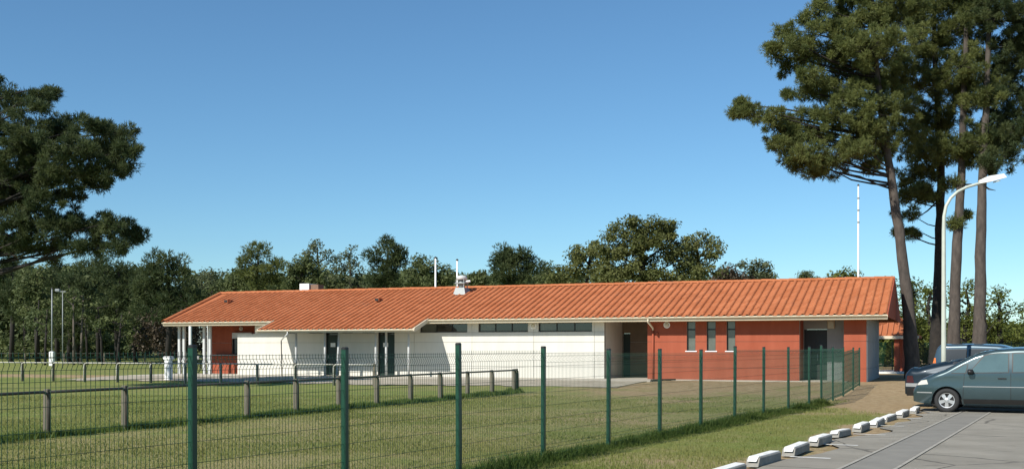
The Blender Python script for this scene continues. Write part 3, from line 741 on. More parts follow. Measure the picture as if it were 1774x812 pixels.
rail_line('dark far rail across the playing field before the wood', pts3, 1.05, M['railpipe'], 1, .03, .05)

# ------------------------------------------------------------------ wheel stops, bay lines
ends = [1292, 1352, 1399, 1438, 1472, 1501, 1526, 1549, 1568, 1585]
steps = [(1.894e-3 + .1865e-3*(i-1))*8820 for i in range(10)]
nth = ('nearest', 'second nearest', 'third nearest', 'fourth nearest', 'fifth nearest', 'sixth nearest', 'fourth farthest', 'third farthest', 'second farthest', 'farthest')
for i in range(10):
    Yd = steps[i]; px = ends[i]
    p = Vector(((px-CX)/F*Yd, Yd, 0)); p = BP + FD*((p-BP).dot(FD)) + FN*(.02*random.uniform(-1, 1)); p.z = gz(p.x, p.y) + .02
    t = thing('wheel_stop', nth[i] + ' white concrete wheel stop at the edge of the car park', 'wheel stop', p, math.atan2(FD.y, FD.x) + random.uniform(-.04, .04), 'wheel stops along the car park edge')
    mb = MB(); Lk = 1.0; prof = [(0, 0), (0, .145), (.02, .165), (.17, .17), (.20, .14), (.20, 0)]; zs_ = .76
    vs = [(-1.05 - .10*(z < .1), y, z) for y, z in prof] + [(0.0, y, z) for y, z in prof]; n = len(prof)
    mb.add(vs, [tuple(range(n)), tuple(range(2*n-1, n-1, -1))] + [(j, n+j, n+(j+1) % n, (j+1) % n) for j in range(n)])
    t.rotation_euler.x = random.uniform(-.05, .05); t.rotation_euler.y = random.uniform(-.03, .03); t.scale = (random.uniform(.9, 1.08), random.uniform(.92, 1.1), random.uniform(.70, .84))
    o = mb.build('block', M['stop'], t)
    cap = MB().cbox(-1.045, -.005, .022, .172, .15, .178, .006); vs2 = []
    cap.add([(-1.14, .03, .096), (-1.14, .165, .096), (-1.046, .170, .172), (-1.046, .024, .172)], [(3, 2, 1, 0)]); cap.build('painted_top', M['kerb'], t)
    bv = o.modifiers.new('bevel', 'BEVEL'); bv.width = .008; bv.segments = 2
    if random.random() < .7: MB().cbox(-.75+random.uniform(-.2,.2), -.45, .05, .15, .168, .185, .01).build('chip', M['kerb'], t)
for px, py, ln in ((1369, 793, .62), (1424, 771, .62), (1478, 753, .62), (1515, 738, .62), (1550, 725, .62), (1572, 714, .6), (1598, 704, 4.4)):
    Yd = H*F/(py-HY); p = Vector(((px-CX)/F*Yd, Yd, 0)); rows = []
    for w in (-.06, .06): rows.append([(q.x, q.y, gz(q.x, q.y)+.029) for q in (p + FN*(ln*k/6) + FD*w for k in range(7))])
    tag(MB().grid([list(reversed(r)) for r in rows]).build('bay_line', M['road_paint']), 'worn white painted parking bay line', None, kind='structure')

# ------------------------------------------------------------------ cars
def smooth_profile(pts, s):
    xs, zs = [p[0] for p in pts], [p[1] for p in pts]
    return float(np.interp(s, xs, zs))
def car(name, label, cat, sp, loc, heading, paint, glass, trim_z=None, lamps=()):
    e = thing(name, label, cat, loc, math.atan2(heading.y, heading.x))
    L, W = sp['L'], sp['W']; wr = sp['wr']; ra = wr + .06; lowz = sp.get('low', .21); zmax = max(z for _, z in sp['top'])
    top = sp['top']; fine = np.linspace(0, L, 241); tz = np.array([smooth_profile(top, s) for s in fine])
    for _ in range(2): tz = np.convolve(np.pad(tz, 4, 'edge'), np.ones(9)/9, 'valid')
    ztop = lambda s: float(np.interp(s, fine, tz))
    belt = lambda s: min(smooth_profile(sp['belt'], s), ztop(s) - .02)
    def plan(s):
        w = W/2
        if s < .7: w *= 1 - .22*((.7-s)/.7)**2.2
        if s > L-.6: w *= 1 - .14*((s-L+.6)/.6)**2.2
        return w
    def side(s, z):
        b = belt(s); w = plan(s)
        if z > b: w *= 1 - sp['tumble']*((z-b)/max(.2, zmax-b))**1.15
        w *= 1 - .10*max(0, (.55-z)/.35)**2
        return w + .012*math.exp(-((z-.62)/.16)**2)
    def low(s):
        z = lowz + .05*max(0, 1 - s/.25) + .06*max(0, 1-(L-s)/.3)
        for sw in sp['wheels']:
            d = abs(s-sw)
            if d < ra: z = max(z, wr + math.sqrt(max(0, ra*ra-d*d)))
        return z
    P = lambda s, y, z: (L/2 - s, y, z)
    ss = sorted({*np.linspace(0, L, 90).round(4), *[round(w+k*ra, 4) for w in sp['wheels'] for k in (-.999, -.97, -.9, -.8, -.6, -.3, 0, .3, .6, .8, .9, .97, .999)]})
    def section(s):
        zt = ztop(s); r = min(sp['rr'], (zt-lowz)*.25); z0 = low(s); zs = max(zt - r - .02, z0 + .02)
        pts = [(side(s, z), z) for z in np.linspace(z0, zs, 15)]
        ys = pts[-1][0]
        for k in range(1, 6):
            t = math.pi/2*k/5; pts.append((ys - r*(1-math.cos(t))*1.3, zs + r*math.sin(t)))
        ye, ze = pts[-1]
        for k in range(1, 7): pts.append((ye*(1-k/6), ze + (zt + .02 - ze)*(1-(1-k/6)**2)))
        return pts
    secs = [section(s) for s in ss]
    mb = MB()
    for sg in (1, -1):
        rows = [[P(s, sg*y, z) for (y, z) in sec] for s, sec in zip(ss, secs)]
        mb.grid(rows if sg < 0 else [list(reversed(r)) for r in rows])
    for s, sec in ((ss[0], secs[0]), (ss[-1], secs[-1])):
        ring = [P(s, y, z) for y, z in sec] + [P(s, -y, z) for y, z in reversed(sec[:-1])]
        mb.add(ring, [tuple(range(len(ring))) if s == ss[0] else tuple(range(len(ring)-1, -1, -1))])
    body = mb.build('body', paint, e, True)
    bm = bmesh.new(); bm.from_mesh(body.data); bmesh.ops.remove_doubles(bm, verts=bm.verts, dist=.0006); bmesh.ops.recalc_face_normals(bm, faces=bm.faces); bm.to_mesh(body.data); bm.free()
    body.data.polygons.foreach_set('use_smooth', [True]*len(body.data.polygons))
    under = MB(); under.box(L/2-L+.25, L/2-.25, -W*.34, W*.34, .2, .75); under.build('underbody', M['black'], e)
    def patch(nm, quad, m, sg, off=.005, parent=body, nu=10, nv=6, bow=0):
        (s0, z0), (s1, z1), (s2, z2), (s3, z3) = quad      # bottom front, bottom rear, top rear, top front
        rows = []
        for j in range(nv+1):
            v = j/nv; r_ = []
            for i in range(nu+1):
                u = i/nu; s = (s0*(1-u)+s1*u)*(1-v) + (s3*(1-u)+s2*u)*v; z = (z0*(1-u)+z1*u)*(1-v) + (z3*(1-u)+z2*u)*v + bow*4*u*(1-u)*v
                z = min(z, ztop(s) - .05); r_.append(P(s, sg*(side(s, z)+off), z))
            rows.append(r_)
        return MB().grid(rows if sg < 0 else [list(reversed(r)) for r in rows]).build(nm, m, parent, True)
    for sg in (1, -1):
        for q in sp['windows']:
            a = q['q']; c = [(a[0][0]-.03, a[0][1]-.022), (a[1][0]+.025, a[1][1]-.022), (a[2][0]+.025, a[2][1]+.022), (a[3][0]-.03, a[3][1]+.022)]
            fr = patch('window_frame', c, M['black'], sg, .003, bow=q.get('bow', 0)); patch('side_window', a, glass, sg, .007, fr, bow=q.get('bow', 0))
        if trim_z: patch('trim_strip', [(.12, trim_z), (L-.1, trim_z), (L-.1, trim_z+.035), (.12, trim_z+.035)], M['galv'] if sp.get('bright') else M['black'], sg, .014, nu=60, nv=1) if not sp.get('trim_from') else \
            patch('trim_strip', [(sp['trim_from'], trim_z), (sp['trim_to'], trim_z), (sp['trim_to'], trim_z+.02), (sp['trim_from'], trim_z+.02)], M['trim'], sg, .014, nu=40, nv=1)
        for s, z0, z1, lean in sp['seams']: patch('door_seam', [(s, z0), (s+.012, z0), (s+.012+lean, z1), (s+lean, z1)], M['black'], sg, .002, nu=1, nv=14)
        if 'skirt' in sp:
            for a, b in sp['skirt']: patch('lower_skirt', [(a, lowz+.015), (b, lowz+.015), (b, sp.get('skirt_z', .38)), (a, sp.get('skirt_z', .38))], M['black'], sg, .006, nu=16, nv=3)
        for (nm, q, mm) in lamps: patch(nm, q, mm, sg, .006)
        for s, z in sp.get('handles', ()):
            y = side(s, z); MB().box(L/2-s-.1, L/2-s+.1, *(sorted((sg*(y+.002), sg*(y+.03)))), z, z+.03).build('door_handle', M['black'], body)
        if 'mirror' in sp:
            s, z = sp['mirror']; y = side(s, z); mi = MB()
            mi.lathe([(.02, -.1), (.085, -.07), (.10, 0), (.09, .05), (.03, .06)], 12, Matrix.Translation((L/2-s+.02, sg*(y+.11), z)) @ Matrix.Rotation(R(90), 4, 'Y') @ Matrix.Diagonal((.75, 1.15, 1, 1)))
            mi.box(L/2-s-.04, L/2-s+.04, *(sorted((sg*(y-.02), sg*(y+.06)))), z-.06, z-.02); mi.build('wing_mirror', M['black'], body, True)
    def top_patch(nm, s0, s1, k, m, parent=body):
        rows = []
        for j in range(13):
            s = s0 + (s1-s0)*j/12; sec = section(s); ye = sec[19][0]
            rows.append([P(s - .004, t*ye, float(np.interp(abs(t)*ye, [q[0] for q in reversed(sec[19:])], [q[1] for q in reversed(sec[19:])])) + .007) for t in np.linspace(-k, k, 11)])
        return MB().grid(rows).build(nm, m, parent, True)
    top_patch('windscreen', *sp['screen'], .93, glass); top_patch('rear_window', *sp['rear'], .8, glass)
    tyre = [(wr*.62, -.09), (wr*.95, -.10), (wr, -.07), (wr, .07), (wr*.95, .10), (wr*.64, .095), (wr*.62, .06)]
    for sw in sp['wheels']:
        for sg in (1, -1):
            y = side(sw, wr*2.2) - .10
            T = Matrix.Translation((L/2 - sw, sg*y, wr)) @ Matrix.Rotation(-R(90)*sg, 4, 'X')
            ty = MB().lathe(tyre, 28, T).build('wheel', M['tyre'], e, True)
            rim = MB(); rim.lathe([(wr*.64, .03), (wr*.64, .088), (wr*.58, .085), (wr*.56, .04)], 28, T, False); rim.lathe([(wr*.17, .03), (wr*.17, .082), (wr*.1, .09)], 14, T)
            for k in range(5):
                a = 2*math.pi*k/5 + .3; B_ = T @ Matrix.Rotation(a, 4, 'Z')
                rim.add([B_ @ Vector(p) for p in ((wr*.12, -.036, .082), (wr*.60, -.050, .074), (wr*.60, .050, .074), (wr*.12, .036, .082), (wr*.12, -.036, .05), (wr*.60, -.050, .05), (wr*.60, .050, .05), (wr*.12, .036, .05))],
                        [(0,1,2,3), (0,4,5,1), (1,5,6,2), (2,6,7,3), (3,7,4,0)])
            rim.build('rim', M['alloy'], ty); MB().lathe([(wr*.55, .0), (wr*.55, .035)], 20, T).build('brake_disc', M['black'], ty)
    return e
head = Vector((-.883, .47, 0)).normalized(); nrm = Vector((-head.y, head.x, 0))
van_sp = dict(L=4.45, W=1.83, wr=.315, low=.22, tumble=.16, rr=.11, wheels=(.87, 3.70), bright=True, trim_from=1.27, trim_to=4.3,
    top=[(0,.50),(.03,.68),(.19,.88),(.55,1.03),(.84,1.14),(1.13,1.32),(1.57,1.555),(2.0,1.675),(2.6,1.72),(3.6,1.71),(4.15,1.64),(4.33,1.25),(4.45,.75)],
    belt=[(0,.80),(.9,.98),(1.4,1.02),(4.45,1.06)], screen=(.80, 1.82), rear=(4.20, 4.34),
    windows=[dict(q=[(1.0,1.05),(1.33,1.05),(1.38,1.26),(1.30,1.26)]), dict(q=[(1.43,1.06),(2.36,1.08),(2.36,1.55),(1.80,1.50)], bow=.03), dict(q=[(2.48,1.08),(3.30,1.10),(3.28,1.55),(2.48,1.56)]), dict(q=[(3.42,1.10),(4.12,1.12),(4.0,1.50),(3.40,1.55)])],
    seams=[(1.26,.32,1.04,.04), (2.42,.30,1.08,0), (3.36,.70,1.10,.0)], skirt=[(1.28, 3.28)], skirt_z=.36, handles=((2.22,.90),), mirror=(1.47, 1.08))
wp = Vector(((1641-CX)/F*29.3, 29.3, 0)); vc = wp + head*(.87 - 4.45/2) - nrm*.80; vc.z = gz(vc.x, vc.y) + .024
car('people_carrier', 'teal grey people carrier parked nose to the white wheel stops', 'car', van_sp, vc, head, M['van'], M['carglass'], trim_z=.68,
    lamps=(('headlight', [(.06,.70),(.40,.74),(.36,.86),(.20,.83)], M['lamp_clear']), ('tail_light', [(4.22,.75),(4.40,.75),(4.36,1.15),(4.24,1.15)], M['lamp_red']), ('bumper_strip', [(.10,.50),(.50,.50),(.50,.53),(.10,.53)], M['trim'])))
sed_sp = dict(L=4.5, W=1.72, wr=.30, low=.30, tumble=.24, rr=.17, wheels=(.85, 3.55),
    top=[(0,.50),(.08,.70),(.9,.92),(1.3,.98),(1.95,1.33),(2.4,1.40),(3.0,1.39),(3.5,1.29),(4.25,1.10),(4.34,1.15),(4.45,1.15),(4.47,.95),(4.5,.85)],
    belt=[(0,.75),(1.3,.93),(4.5,.98)], screen=(1.34, 1.92), rear=(3.35, 4.1),
    windows=[dict(q=[(1.65,.97),(2.45,.97),(2.45,1.29),(2.10,1.29)]), dict(q=[(2.53,.97),(3.45,.99),(3.15,1.27),(2.53,1.30)])],
    seams=[(1.5,.35,.95,0), (2.49,.35,.97,0), (3.40,.6,.98,.05)], skirt=[(1.25, 3.15), (3.95, 4.46)], skirt_z=.55, handles=((2.35,.84),(3.2,.85)), mirror=(1.72, .98))
tail = Vector(((1568-CX)/F*32.2, 32.2, 0)); hs = -head; scn = tail + hs*2.25 + nrm*(-.75); scn.z = gz(scn.x, scn.y) + .024
car('hatchback_car', 'dark navy liftback car parked tail first behind the people carrier', 'car', sed_sp, scn, hs, M['navy'], M['carglass_dark'], trim_z=None,
    lamps=(('tail_light', [(4.24,.70),(4.46,.70),(4.44,.90),(4.28,.90)], M['lamp_red']), ('bumper_strip', [(3.95,.58),(4.48,.58),(4.48,.68),(3.95,.68)], M['trim']), ('headlight', [(.05,.6),(.4,.64),(.35,.76),(.12,.72)], M['lamp_clear'])))
mpv_sp = dict(L=4.3, W=1.75, wr=.31, low=.24, tumble=.12, rr=.10, wheels=(.85, 3.55),
    top=[(0,.55),(.08,.78),(.75,1.0),(1.0,1.06),(1.75,1.70),(2.1,1.80),(3.0,1.84),(4.05,1.82),(4.18,1.74),(4.27,1.2),(4.3,.8)],
    belt=[(0,.8),(1.0,1.05),(4.3,1.14)], screen=(1.02, 1.72), rear=(4.16, 4.25),
    windows=[dict(q=[(1.45,1.12),(2.25,1.14),(2.25,1.62),(1.85,1.62)]), dict(q=[(2.35,1.14),(3.1,1.16),(3.1,1.64),(2.35,1.64)]), dict(q=[(3.2,1.16),(3.95,1.18),(3.85,1.63),(3.2,1.64)])],
    seams=[(1.35,.35,1.1,0), (2.3,.35,1.14,0), (3.15,.5,1.16,0)], skirt=[(1.25, 3.15)], handles=((2.1,.98),), mirror=(1.5, 1.12))
tail = Vector(((1614-CX)/F*37.6, 37.6, 0)); mc = tail + hs*2.15 - nrm*.8; mc.z = gz(mc.x, mc.y) + .03
car('estate_car', 'steel blue tall estate car parked behind the lamp post', 'car', mpv_sp, mc, hs, M['steelblue'], M['carglass_dark'], trim_z=None,
    lamps=(('tail_light', [(4.16,1.18),(4.28,1.18),(4.26,1.36),(4.17,1.36)], M['lamp_orange']), ('headlight', [(.05,.65),(.4,.7),(.35,.85),(.12,.8)], M['lamp_clear'])))

# ------------------------------------------------------------------ poles
def pole_thing(name, label, cat, px, Yd, ytop, r0, r1, m, base=None, bands=False):
    p = at(px, ytop, Yd); g = gz(p.x, p.y); hh = p.z - g
    e = thing(name, label, cat, (p.x, p.y, g))
    MB().tube([(0,0,-.2), (0,0,hh*.55), (0,0,hh)], [r0, (r0+r1)/2, r1], 10).build('shaft', m, e, True)
    if base: MB().cbox(-base, base, -base, base, 0, 1.25, .05).build('padding', M['whitepaint'], e)
    if bands:
        for k in range(3): MB().tube([(0,0,hh*(.80+.065*k)), (0,0,hh*(.808+.065*k))], [r1*1.7]*2, 10).build('grey_band', M['galv'], e)
    MB().lathe([(r1*1.6, hh), (r1*1.6, hh+.06), (r1*.6, hh+.12)], 8).build('cap', M['railpipe'], e)
    return e
pole_thing('goal_post', 'tallest white pole rising behind the right end of the roof', 'pole', 1487, 72, 322, .10, .045, M['whitepaint'], bands=True)
pole_thing('goal_post', 'white pole behind the roof left of the roof ventilator', 'pole', 754.5, 80, 447, .085, .06, M['whitepaint'])
pole_thing('goal_post', 'white pole directly behind the roof ventilator', 'pole', 792, 82, 451, .08, .06, M['whitepaint'])
pole_thing('goal_post', 'grey white pole with padded white base at the edge of the wood', 'pole', 90, 96, 500, .062, .05, M['galv'], base=.2)
fl = pole_thing('floodlight_pole', 'slim grey floodlight pole beside the padded pole', 'lamp post', 108.5, 84, 505, .04, .03, M['galv'])
hh = at(108.5, 505, 84).z - gz(at(108.5, 505, 84).x, 84)
MB().box(-.5, .25, -.06, .06, hh-.02, hh+.04).build('cross_arm', M['galv'], fl); MB().cbox(-.55, -.2, -.14, .12, hh+.04, hh+.22, .03).build('floodlight', M['galv'], fl)
# curved street lamp
lp = at(1635, 603, 35.4); lp.z = gz(lp.x, lp.y); lz = lambda y: H - (y-HY)/F*35.4 - lp.z
lt = thing('street_lamp', 'pale green curved street lamp standing beside the parked cars', 'lamp post', lp)
arc = [(0, 0, -.1), (0, 0, lz(600)), (0, 0, lz(400))]
for px, py in ((1635.5, 375), (1639, 357), (1647, 343), (1659, 332), (1675, 324), (1692, 319), (1705, 316)): arc.append(((px-1635)/F*35.4, 0, lz(py)))
M['lamp_paint'] = mat('lamp_paint', (.46,.49,.42), .5, .1, 3)
MB().tube(arc, [.085, .078, .062, .055, .052, .05, .048, .046, .044, .042], 12).build('pole', M['lamp_paint'], lt, True)
bx = (1697-1635)/F*35.4
T = Matrix.Translation((bx, 0, lz(318))) @ Matrix.Rotation(-R(14), 4, 'Y')
MB().add([T @ Vector(p) for p in ((0,-.06,.0),(0,.06,0),(.35,.14,-.03),(.35,-.14,-.03),(.85,.12,-.02),(.85,-.12,-.02),(0,-.05,.1),(0,.05,.1),(.3,.11,.16),(.3,-.11,.16),(.8,.09,.12),(.8,-.09,.12))],
    [(0,3,2,1),(3,5,4,2),(6,7,8,9),(9,8,10,11),(0,1,7,6),(1,2,8,7),(2,4,10,8),(4,5,11,10),(5,3,9,11),(3,0,6,9)]).build('lantern', M['whitepaint'], lt)
MB().lathe([(.12, -.05), (.10, -.02)], 12, T @ Matrix.Translation((.55, 0, -.03))).build('lens', M['lampglass'], lt)

# ------------------------------------------------------------------ by the porch: bollard, bicycles
bp = at(292, 663, 55.5); bp.z = gz(bp.x, bp.y)
bo = thing('bollard', 'thick white post with flat cap left of the porch', 'post', bp, R(-22)); MB().cbox(-.15, .15, -.15, .15, -.05, 1.05, .02).build('shaft', M['whitepaint'], bo); MB().cbox(-.22, .22, -.2, .2, 1.05, 1.2, .04).build('cap', M['whitepaint'], bo)
def bicycle(label, p, rz_, m):
    e = thing('bicycle', label, 'bicycle', p, rz_, 'bicycles left under the porch'); r = .34
    for x in (-.52, .52):
        T = Matrix.Translation((x, 0, r)) @ Matrix.Rotation(R(90), 4, 'X')
        w = MB(); ring = [(r*math.cos(2*math.pi*k/24)+x, 0, r + r*math.sin(2*math.pi*k/24)) for k in range(25)]
        w.tube(ring, .022, 6, False); wo = w.build('wheel', M['tyre'], e, True); sp_ = MB()
        for k in range(8): a = 2*math.pi*k/8; sp_.tube([(x, 0, r), (x + r*.95*math.cos(a), 0, r + r*.95*math.sin(a))], .004, 4)
        sp_.build('spokes', M['galv'], wo)
    f = MB(); A, B, S_, Hd = (-.52,0,r), (-.08,0,.30), (-.22,0,.82), (.38,0,.80)
    for a, b in ((A,B),(A,S_),(B,S_),(B,Hd),(S_,Hd),((.52,0,r),Hd)): f.tube([a, b], .018, 6)
    f.build('frame', m, e); MB().tube([(.38,0,.8), (.36,0,1.0), (.42,.24,1.02), (.28,.28,1.0)], .014, 6).tube([(.36,0,1.0), (.42,-.24,1.02), (.28,-.28,1.0)], .014, 6).build('handlebar', M['galv'], e)
    MB().cbox(-.36, -.1, -.08, .08, .88, .95, .03).tube([(-.22,0,.8), (-.23,0,.9)], .014, 6).build('saddle', M['black'], e)
    ba = MB().cbox(.46, .74, -.17, .17, .80, 1.04, .03).build('basket', M['whitepaint'], e)
q = OV(fx(323, 1.6), 1.6); q.z = GB+.04; bicycle('bicycle with white basket between the two pairs of porch columns', q, R(30), M['whitepaint'])
q = OV(fx(346, 1.9), 1.9); q.z = GB+.04; bicycle('dark bicycle leaning by the porch columns nearest the red wall', q, R(150), M['black'])
# far pale house
hp = at(250, 603, 215); hp.z = gz(hp.x, hp.y)
fh_ = thing('far_house', 'pale house half hidden among the trees left of the pavilion', 'house', hp, R(-10))
hw = MB().box(-6, 6, 0, 8, 0, 3.2).build('wall', M['white'], fh_)
mb = MB(); slab(mb, [(-6.5, -.6, 3.1), (6.5, -.6, 3.1), (6.5, 4, 5.2), (-6.5, 4, 5.2)], .2); slab(mb, [(6.5, 8.6, 3.1), (-6.5, 8.6, 3.1), (-6.5, 4.01, 5.2), (6.5, 4.01, 5.2)], .2); mb.build('roof', M['grey_panel'], fh_)
for x in (-3.5, 1, 4): o = MB().box(x-.6, x+.6, -.06, -.01, 1, 2.3).build('window', M['dark'], fh_); MB().box(x-.5, x+.5, -.075, -.062, 1.1, 2.2).build('pane', M['glass'], o)

# ------------------------------------------------------------------ foliage
def unit(n):
    v = rng.normal(size=(n, 3)); return v/np.linalg.norm(v, axis=1, keepdims=True)
def needles(cent, rad, n_tuft, k, ln, wd, squash=.75, up=.35):
    """needle tufts filling puffs: cent (p,3), rad (p,); k blades per tuft"""
    p = len(cent); d = unit(p*n_tuft); rr = rng.random((p*n_tuft, 1))**.45
    c = np.repeat(cent, n_tuft, 0); r_ = np.repeat(rad, n_tuft)[:, None]
    off = d*rr*r_; off[:, 2] *= squash; pos = c + off
    out = d*.8 + np.array([0, 0, up]); m = len(pos)
    B = np.repeat(pos, k, 0); dirn = np.repeat(out, k, 0) + .75*unit(m*k); dirn /= np.linalg.norm(dirn, axis=1, keepdims=True)
    sd = np.cross(dirn, unit(m*k)); sd /= np.linalg.norm(sd, axis=1, keepdims=True) + 1e-9
    l = (ln*(.65 + .7*rng.random(m*k)))[:, None]
    V = np.stack([B - sd*wd*.5, B + sd*wd*.5, B + dirn*l + sd*wd*.25, B + dirn*l - sd*wd*.25], 1).reshape(-1, 3)
    t = np.repeat(np.clip(np.repeat(rng.random(p), n_tuft) * .55 + .45*rng.random(m), 0, 1), k*4)
    return V, t
def leaves(cent, rad, n, size, squash=.8, shell=.5):
    p = len(cent); d = unit(p*n); rr = rng.random((p*n, 1))**shell
    off = d*rr*np.repeat(rad, n)[:, None]; off[:, 2] *= squash
    pos = np.repeat(cent, n, 0) + off; m = len(pos)
    nn = d*.6 + unit(m)*.7 + np.array([0, 0, .35]); nn /= np.linalg.norm(nn, axis=1, keepdims=True)
    a = np.cross(nn, unit(m)); a /= np.linalg.norm(a, axis=1, keepdims=True) + 1e-9; b = np.cross(nn, a)
    s = (size*(.6 + .8*rng.random(m)))[:, None]
    V = np.stack([pos - a*s, pos - b*s*.5, pos + a*s, pos + b*s*.5], 1).reshape(-1, 3)
    t = np.repeat(np.clip(np.repeat(rng.random(p), n)*.6 + .4*rng.random(m), 0, 1), 4)
    return V, t
def quads(V): return np.arange(len(V)).reshape(-1, 4)

def big_pine(label, Yd, trunk, clumps, m, r0=.36, dens=1.0, dead=(), bark='bark', group=None):
    """trunk: [(px,py)], clumps: [(px,py,rpx,dY)]"""
    base = at(*trunk[0], Yd); g = gz(base.x, base.y)
    e = thing('pine_tree', label, 'tree', (base.x, base.y, g), 0, group); o3 = Vector((base.x, base.y, g))
    tp_ = [Vector((base.x - .0, base.y, g - .2))] + [at(px, py, Yd) for px, py in trunk[1:]]
    tp_ = [p - o3 for p in tp_]
    hts = [p.z for p in tp_]; top = hts[-1]
    tr = MB(); rads = [max(.05, r0*(1 - .78*max(0, h)/top)) for h in hts]; rads[0] *= 1.25
    # subdivide the trunk with a little wobble
    pp, rr = [], []
    for i in range(len(tp_)-1):
        for k in range(5):
            t = k/5; q = tp_[i].lerp(tp_[i+1], t); q = q + Vector((random.uniform(-.03,.03), random.uniform(-.03,.03), 0)) if k else q
            pp.append(q); rr.append((rads[i]*(1-t) + rads[i+1]*t)*random.uniform(.96, 1.05))
    pp.append(tp_[-1]); rr.append(rads[-1]); tr.tube(pp, rr, 12)
    tr.build('trunk', M[bark], e, True)
    pc, pr = [], []
    for (px, py, rp, dY) in clumps:
        br = MB()
        Yc = Yd + dY; c = at(px, py, Yc) - o3; r = rp/F*Yd
        hb = c.z - .16*abs(c.x - np.interp(c.z, hts, [q.x for q in tp_])) - random.uniform(0, .6); hb = min(max(hb, top*.3), top*.98)
        s0 = Vector((float(np.interp(hb, hts, [q.x for q in tp_])), float(np.interp(hb, hts, [q.y for q in tp_])), hb))
        midp = s0.lerp(c, .5) + Vector((random.uniform(-.2,.2), random.uniform(-.2,.2), random.uniform(-.25,.25)))
        ln = (c-s0).length; br.tube([s0, s0.lerp(midp, .5) + Vector((0,0,-.05)), midp, midp.lerp(c, .5) + Vector((0,0,.08)), c], [.025+.008*ln, .022+.0065*ln, .018+.005*ln, .016+.003*ln, .012], 6)
        ns = max(6, int(25*(r/1.0)**1.8*dens))
        for _ in range(ns):
            d = unit(1)[0]; f = random.random()**.5
            q = Vector((c.x + d[0]*r*f*1.05, c.y + d[1]*r*f*1.25, c.z + d[2]*r*f*.72)); pc.append(q[:]); pr.append(random.uniform(.16, .44))
            if random.random() < .4: br.tube([c.lerp(q, -.15), c.lerp(q, .5) + Vector((0,0,random.uniform(-.1,.05))), q], [.022, .016, .008], 4, False)
        for _ in range(max(4, int(ns*.6))):                  # loose sprays standing out of the clump
            d = unit(1)[0]; f = random.uniform(.95, 1.5)
            q = Vector((c.x + d[0]*r*f*1.05, c.y + d[1]*r*f*1.2, c.z + d[2]*r*f*.75)); pc.append(q[:]); pr.append(random.uniform(.10, .24))
            br.tube([c.lerp(q, .1), c.lerp(q, .6) + Vector((0,0,random.uniform(-.1,.02))), q], [.014, .010, .006], 4, False)
        br.build('branch', M['bark_dark'], e, True)
    for (x0, y0, x1, y1) in dead:
        br = MB(); a, b = at(x0, y0, Yd)-o3, at(x1, y1, Yd-.6)-o3; br.tube([a, a.lerp(b, .5)+Vector((0,0,random.uniform(-.15,.15))), b], [.06, .04, .012], 5); br.build('dead_branch', M['bark_dark'], e, True)
    V, t = needles(np.array(pc), np.array(pr), 40, 5, .18, .024)
    o = put('crown', np_mesh('crown', V, quads(V), M[m], t), e)
    return e
# --- left pine, trunk outside the frame
cl = [(72,172,16,0),(90,160,9,1),(58,190,18,-1),(88,222,26,0),(120,222,24,2),(160,222,24,-1),(190,222,22,1),(212,232,18,0),(222,262,17,-1),(200,258,26,2),(165,262,34,0),(120,262,36,-2),(75,265,38,1),(40,250,40,-1),(215,288,16,1),(190,292,24,-1),
      (150,300,30,1),(105,308,32,-1),(60,315,34,2),(20,300,42,0),(165,325,16,0),(120,335,22,1),(75,345,26,-1),(30,345,34,1),
      (236,412,13,0),(215,402,20,1),(190,385,20,-1),(165,392,26,0),(130,385,26,1),(95,392,30,-1),(60,385,30,1),(20,390,36,-1),(205,428,14,-1),(170,425,20,1),(130,425,20,-1),(85,432,22,1),(40,425,26,0),(-10,210,50,0),(-20,330,50,1),(-20,420,40,0),(10,170,30,1)]
big_pine('dark pine reaching into the left side above the wood', 46, [(-42,660),(-40,500),(-34,330),(-28,180),(-20,60)], cl, 'needle_dark', .34, 1.05, dead=((-38,380,110,462),(-38,430,100,450),(-36,470,60,458)))
# --- right pines
cl = [(1274,197,6,0),(1284,182,7,.5),(1290,192,9,-.5),(1303,196,18,1),(1330,200,20,-1),(1348,222,24,0),(1372,238,28,1),(1352,250,18,-1),(1390,265,30,-1),(1380,285,18,1),(1412,285,26,0),(1440,285,24,1),(1420,298,10,0),(1455,262,26,-1),(1418,240,30,2),(1390,205,24,0),
      (1336,80,10,0),(1345,98,16,1),(1362,52,14,0),(1372,75,22,-1),(1375,112,22,1),(1400,95,28,0),(1395,40,18,1),(1412,12,18,0),(1430,52,28,-1),(1440,95,30,1),(1400,140,26,-1),(1382,160,20,0),(1425,155,30,1),(1440,200,32,-1),(1465,165,34,0),(1470,120,34,2),(1470,70,34,-1),(1460,25,30,1),
      (1500,30,36,0),(1505,85,38,-2),(1510,140,38,1),(1505,195,36,-1),(1490,235,28,1),(1520,235,30,-1),(1545,190,36,0),(1550,130,40,2),(1550,75,40,-1),(1545,20,38,1),(1500,270,20,0),(1532,262,18,1),(1480,255,20,-2),(1510,290,10,0),
      (1575,230,26,1),(1560,-10,40,0),(1480,-15,34,0),(1440,-10,22,0)]
big_pine('leaning pine with wide crown beside the right end of the roof', 55, [(1581,658),(1576,560),(1560,420),(1543,300),(1528,200),(1515,90),(1508,-40)], cl, 'needle', .34, 1.0)
cl = [(1590,40,38,0),(1600,95,40,1),(1590,150,40,-1),(1600,205,34,0),(1585,260,26,1),(1605,255,26,-1),(1590,300,26,0),(1580,330,22,1),(1600,330,20,-1),(1565,345,14,0),(1575,375,16,0),(1562,402,9,-1),(1580,405,10,1),(1615,290,22,0),(1640,150,36,2),(1635,60,38,-1),(1640,215,28,0),(1600,-10,40,0),(1610,345,12,0)]
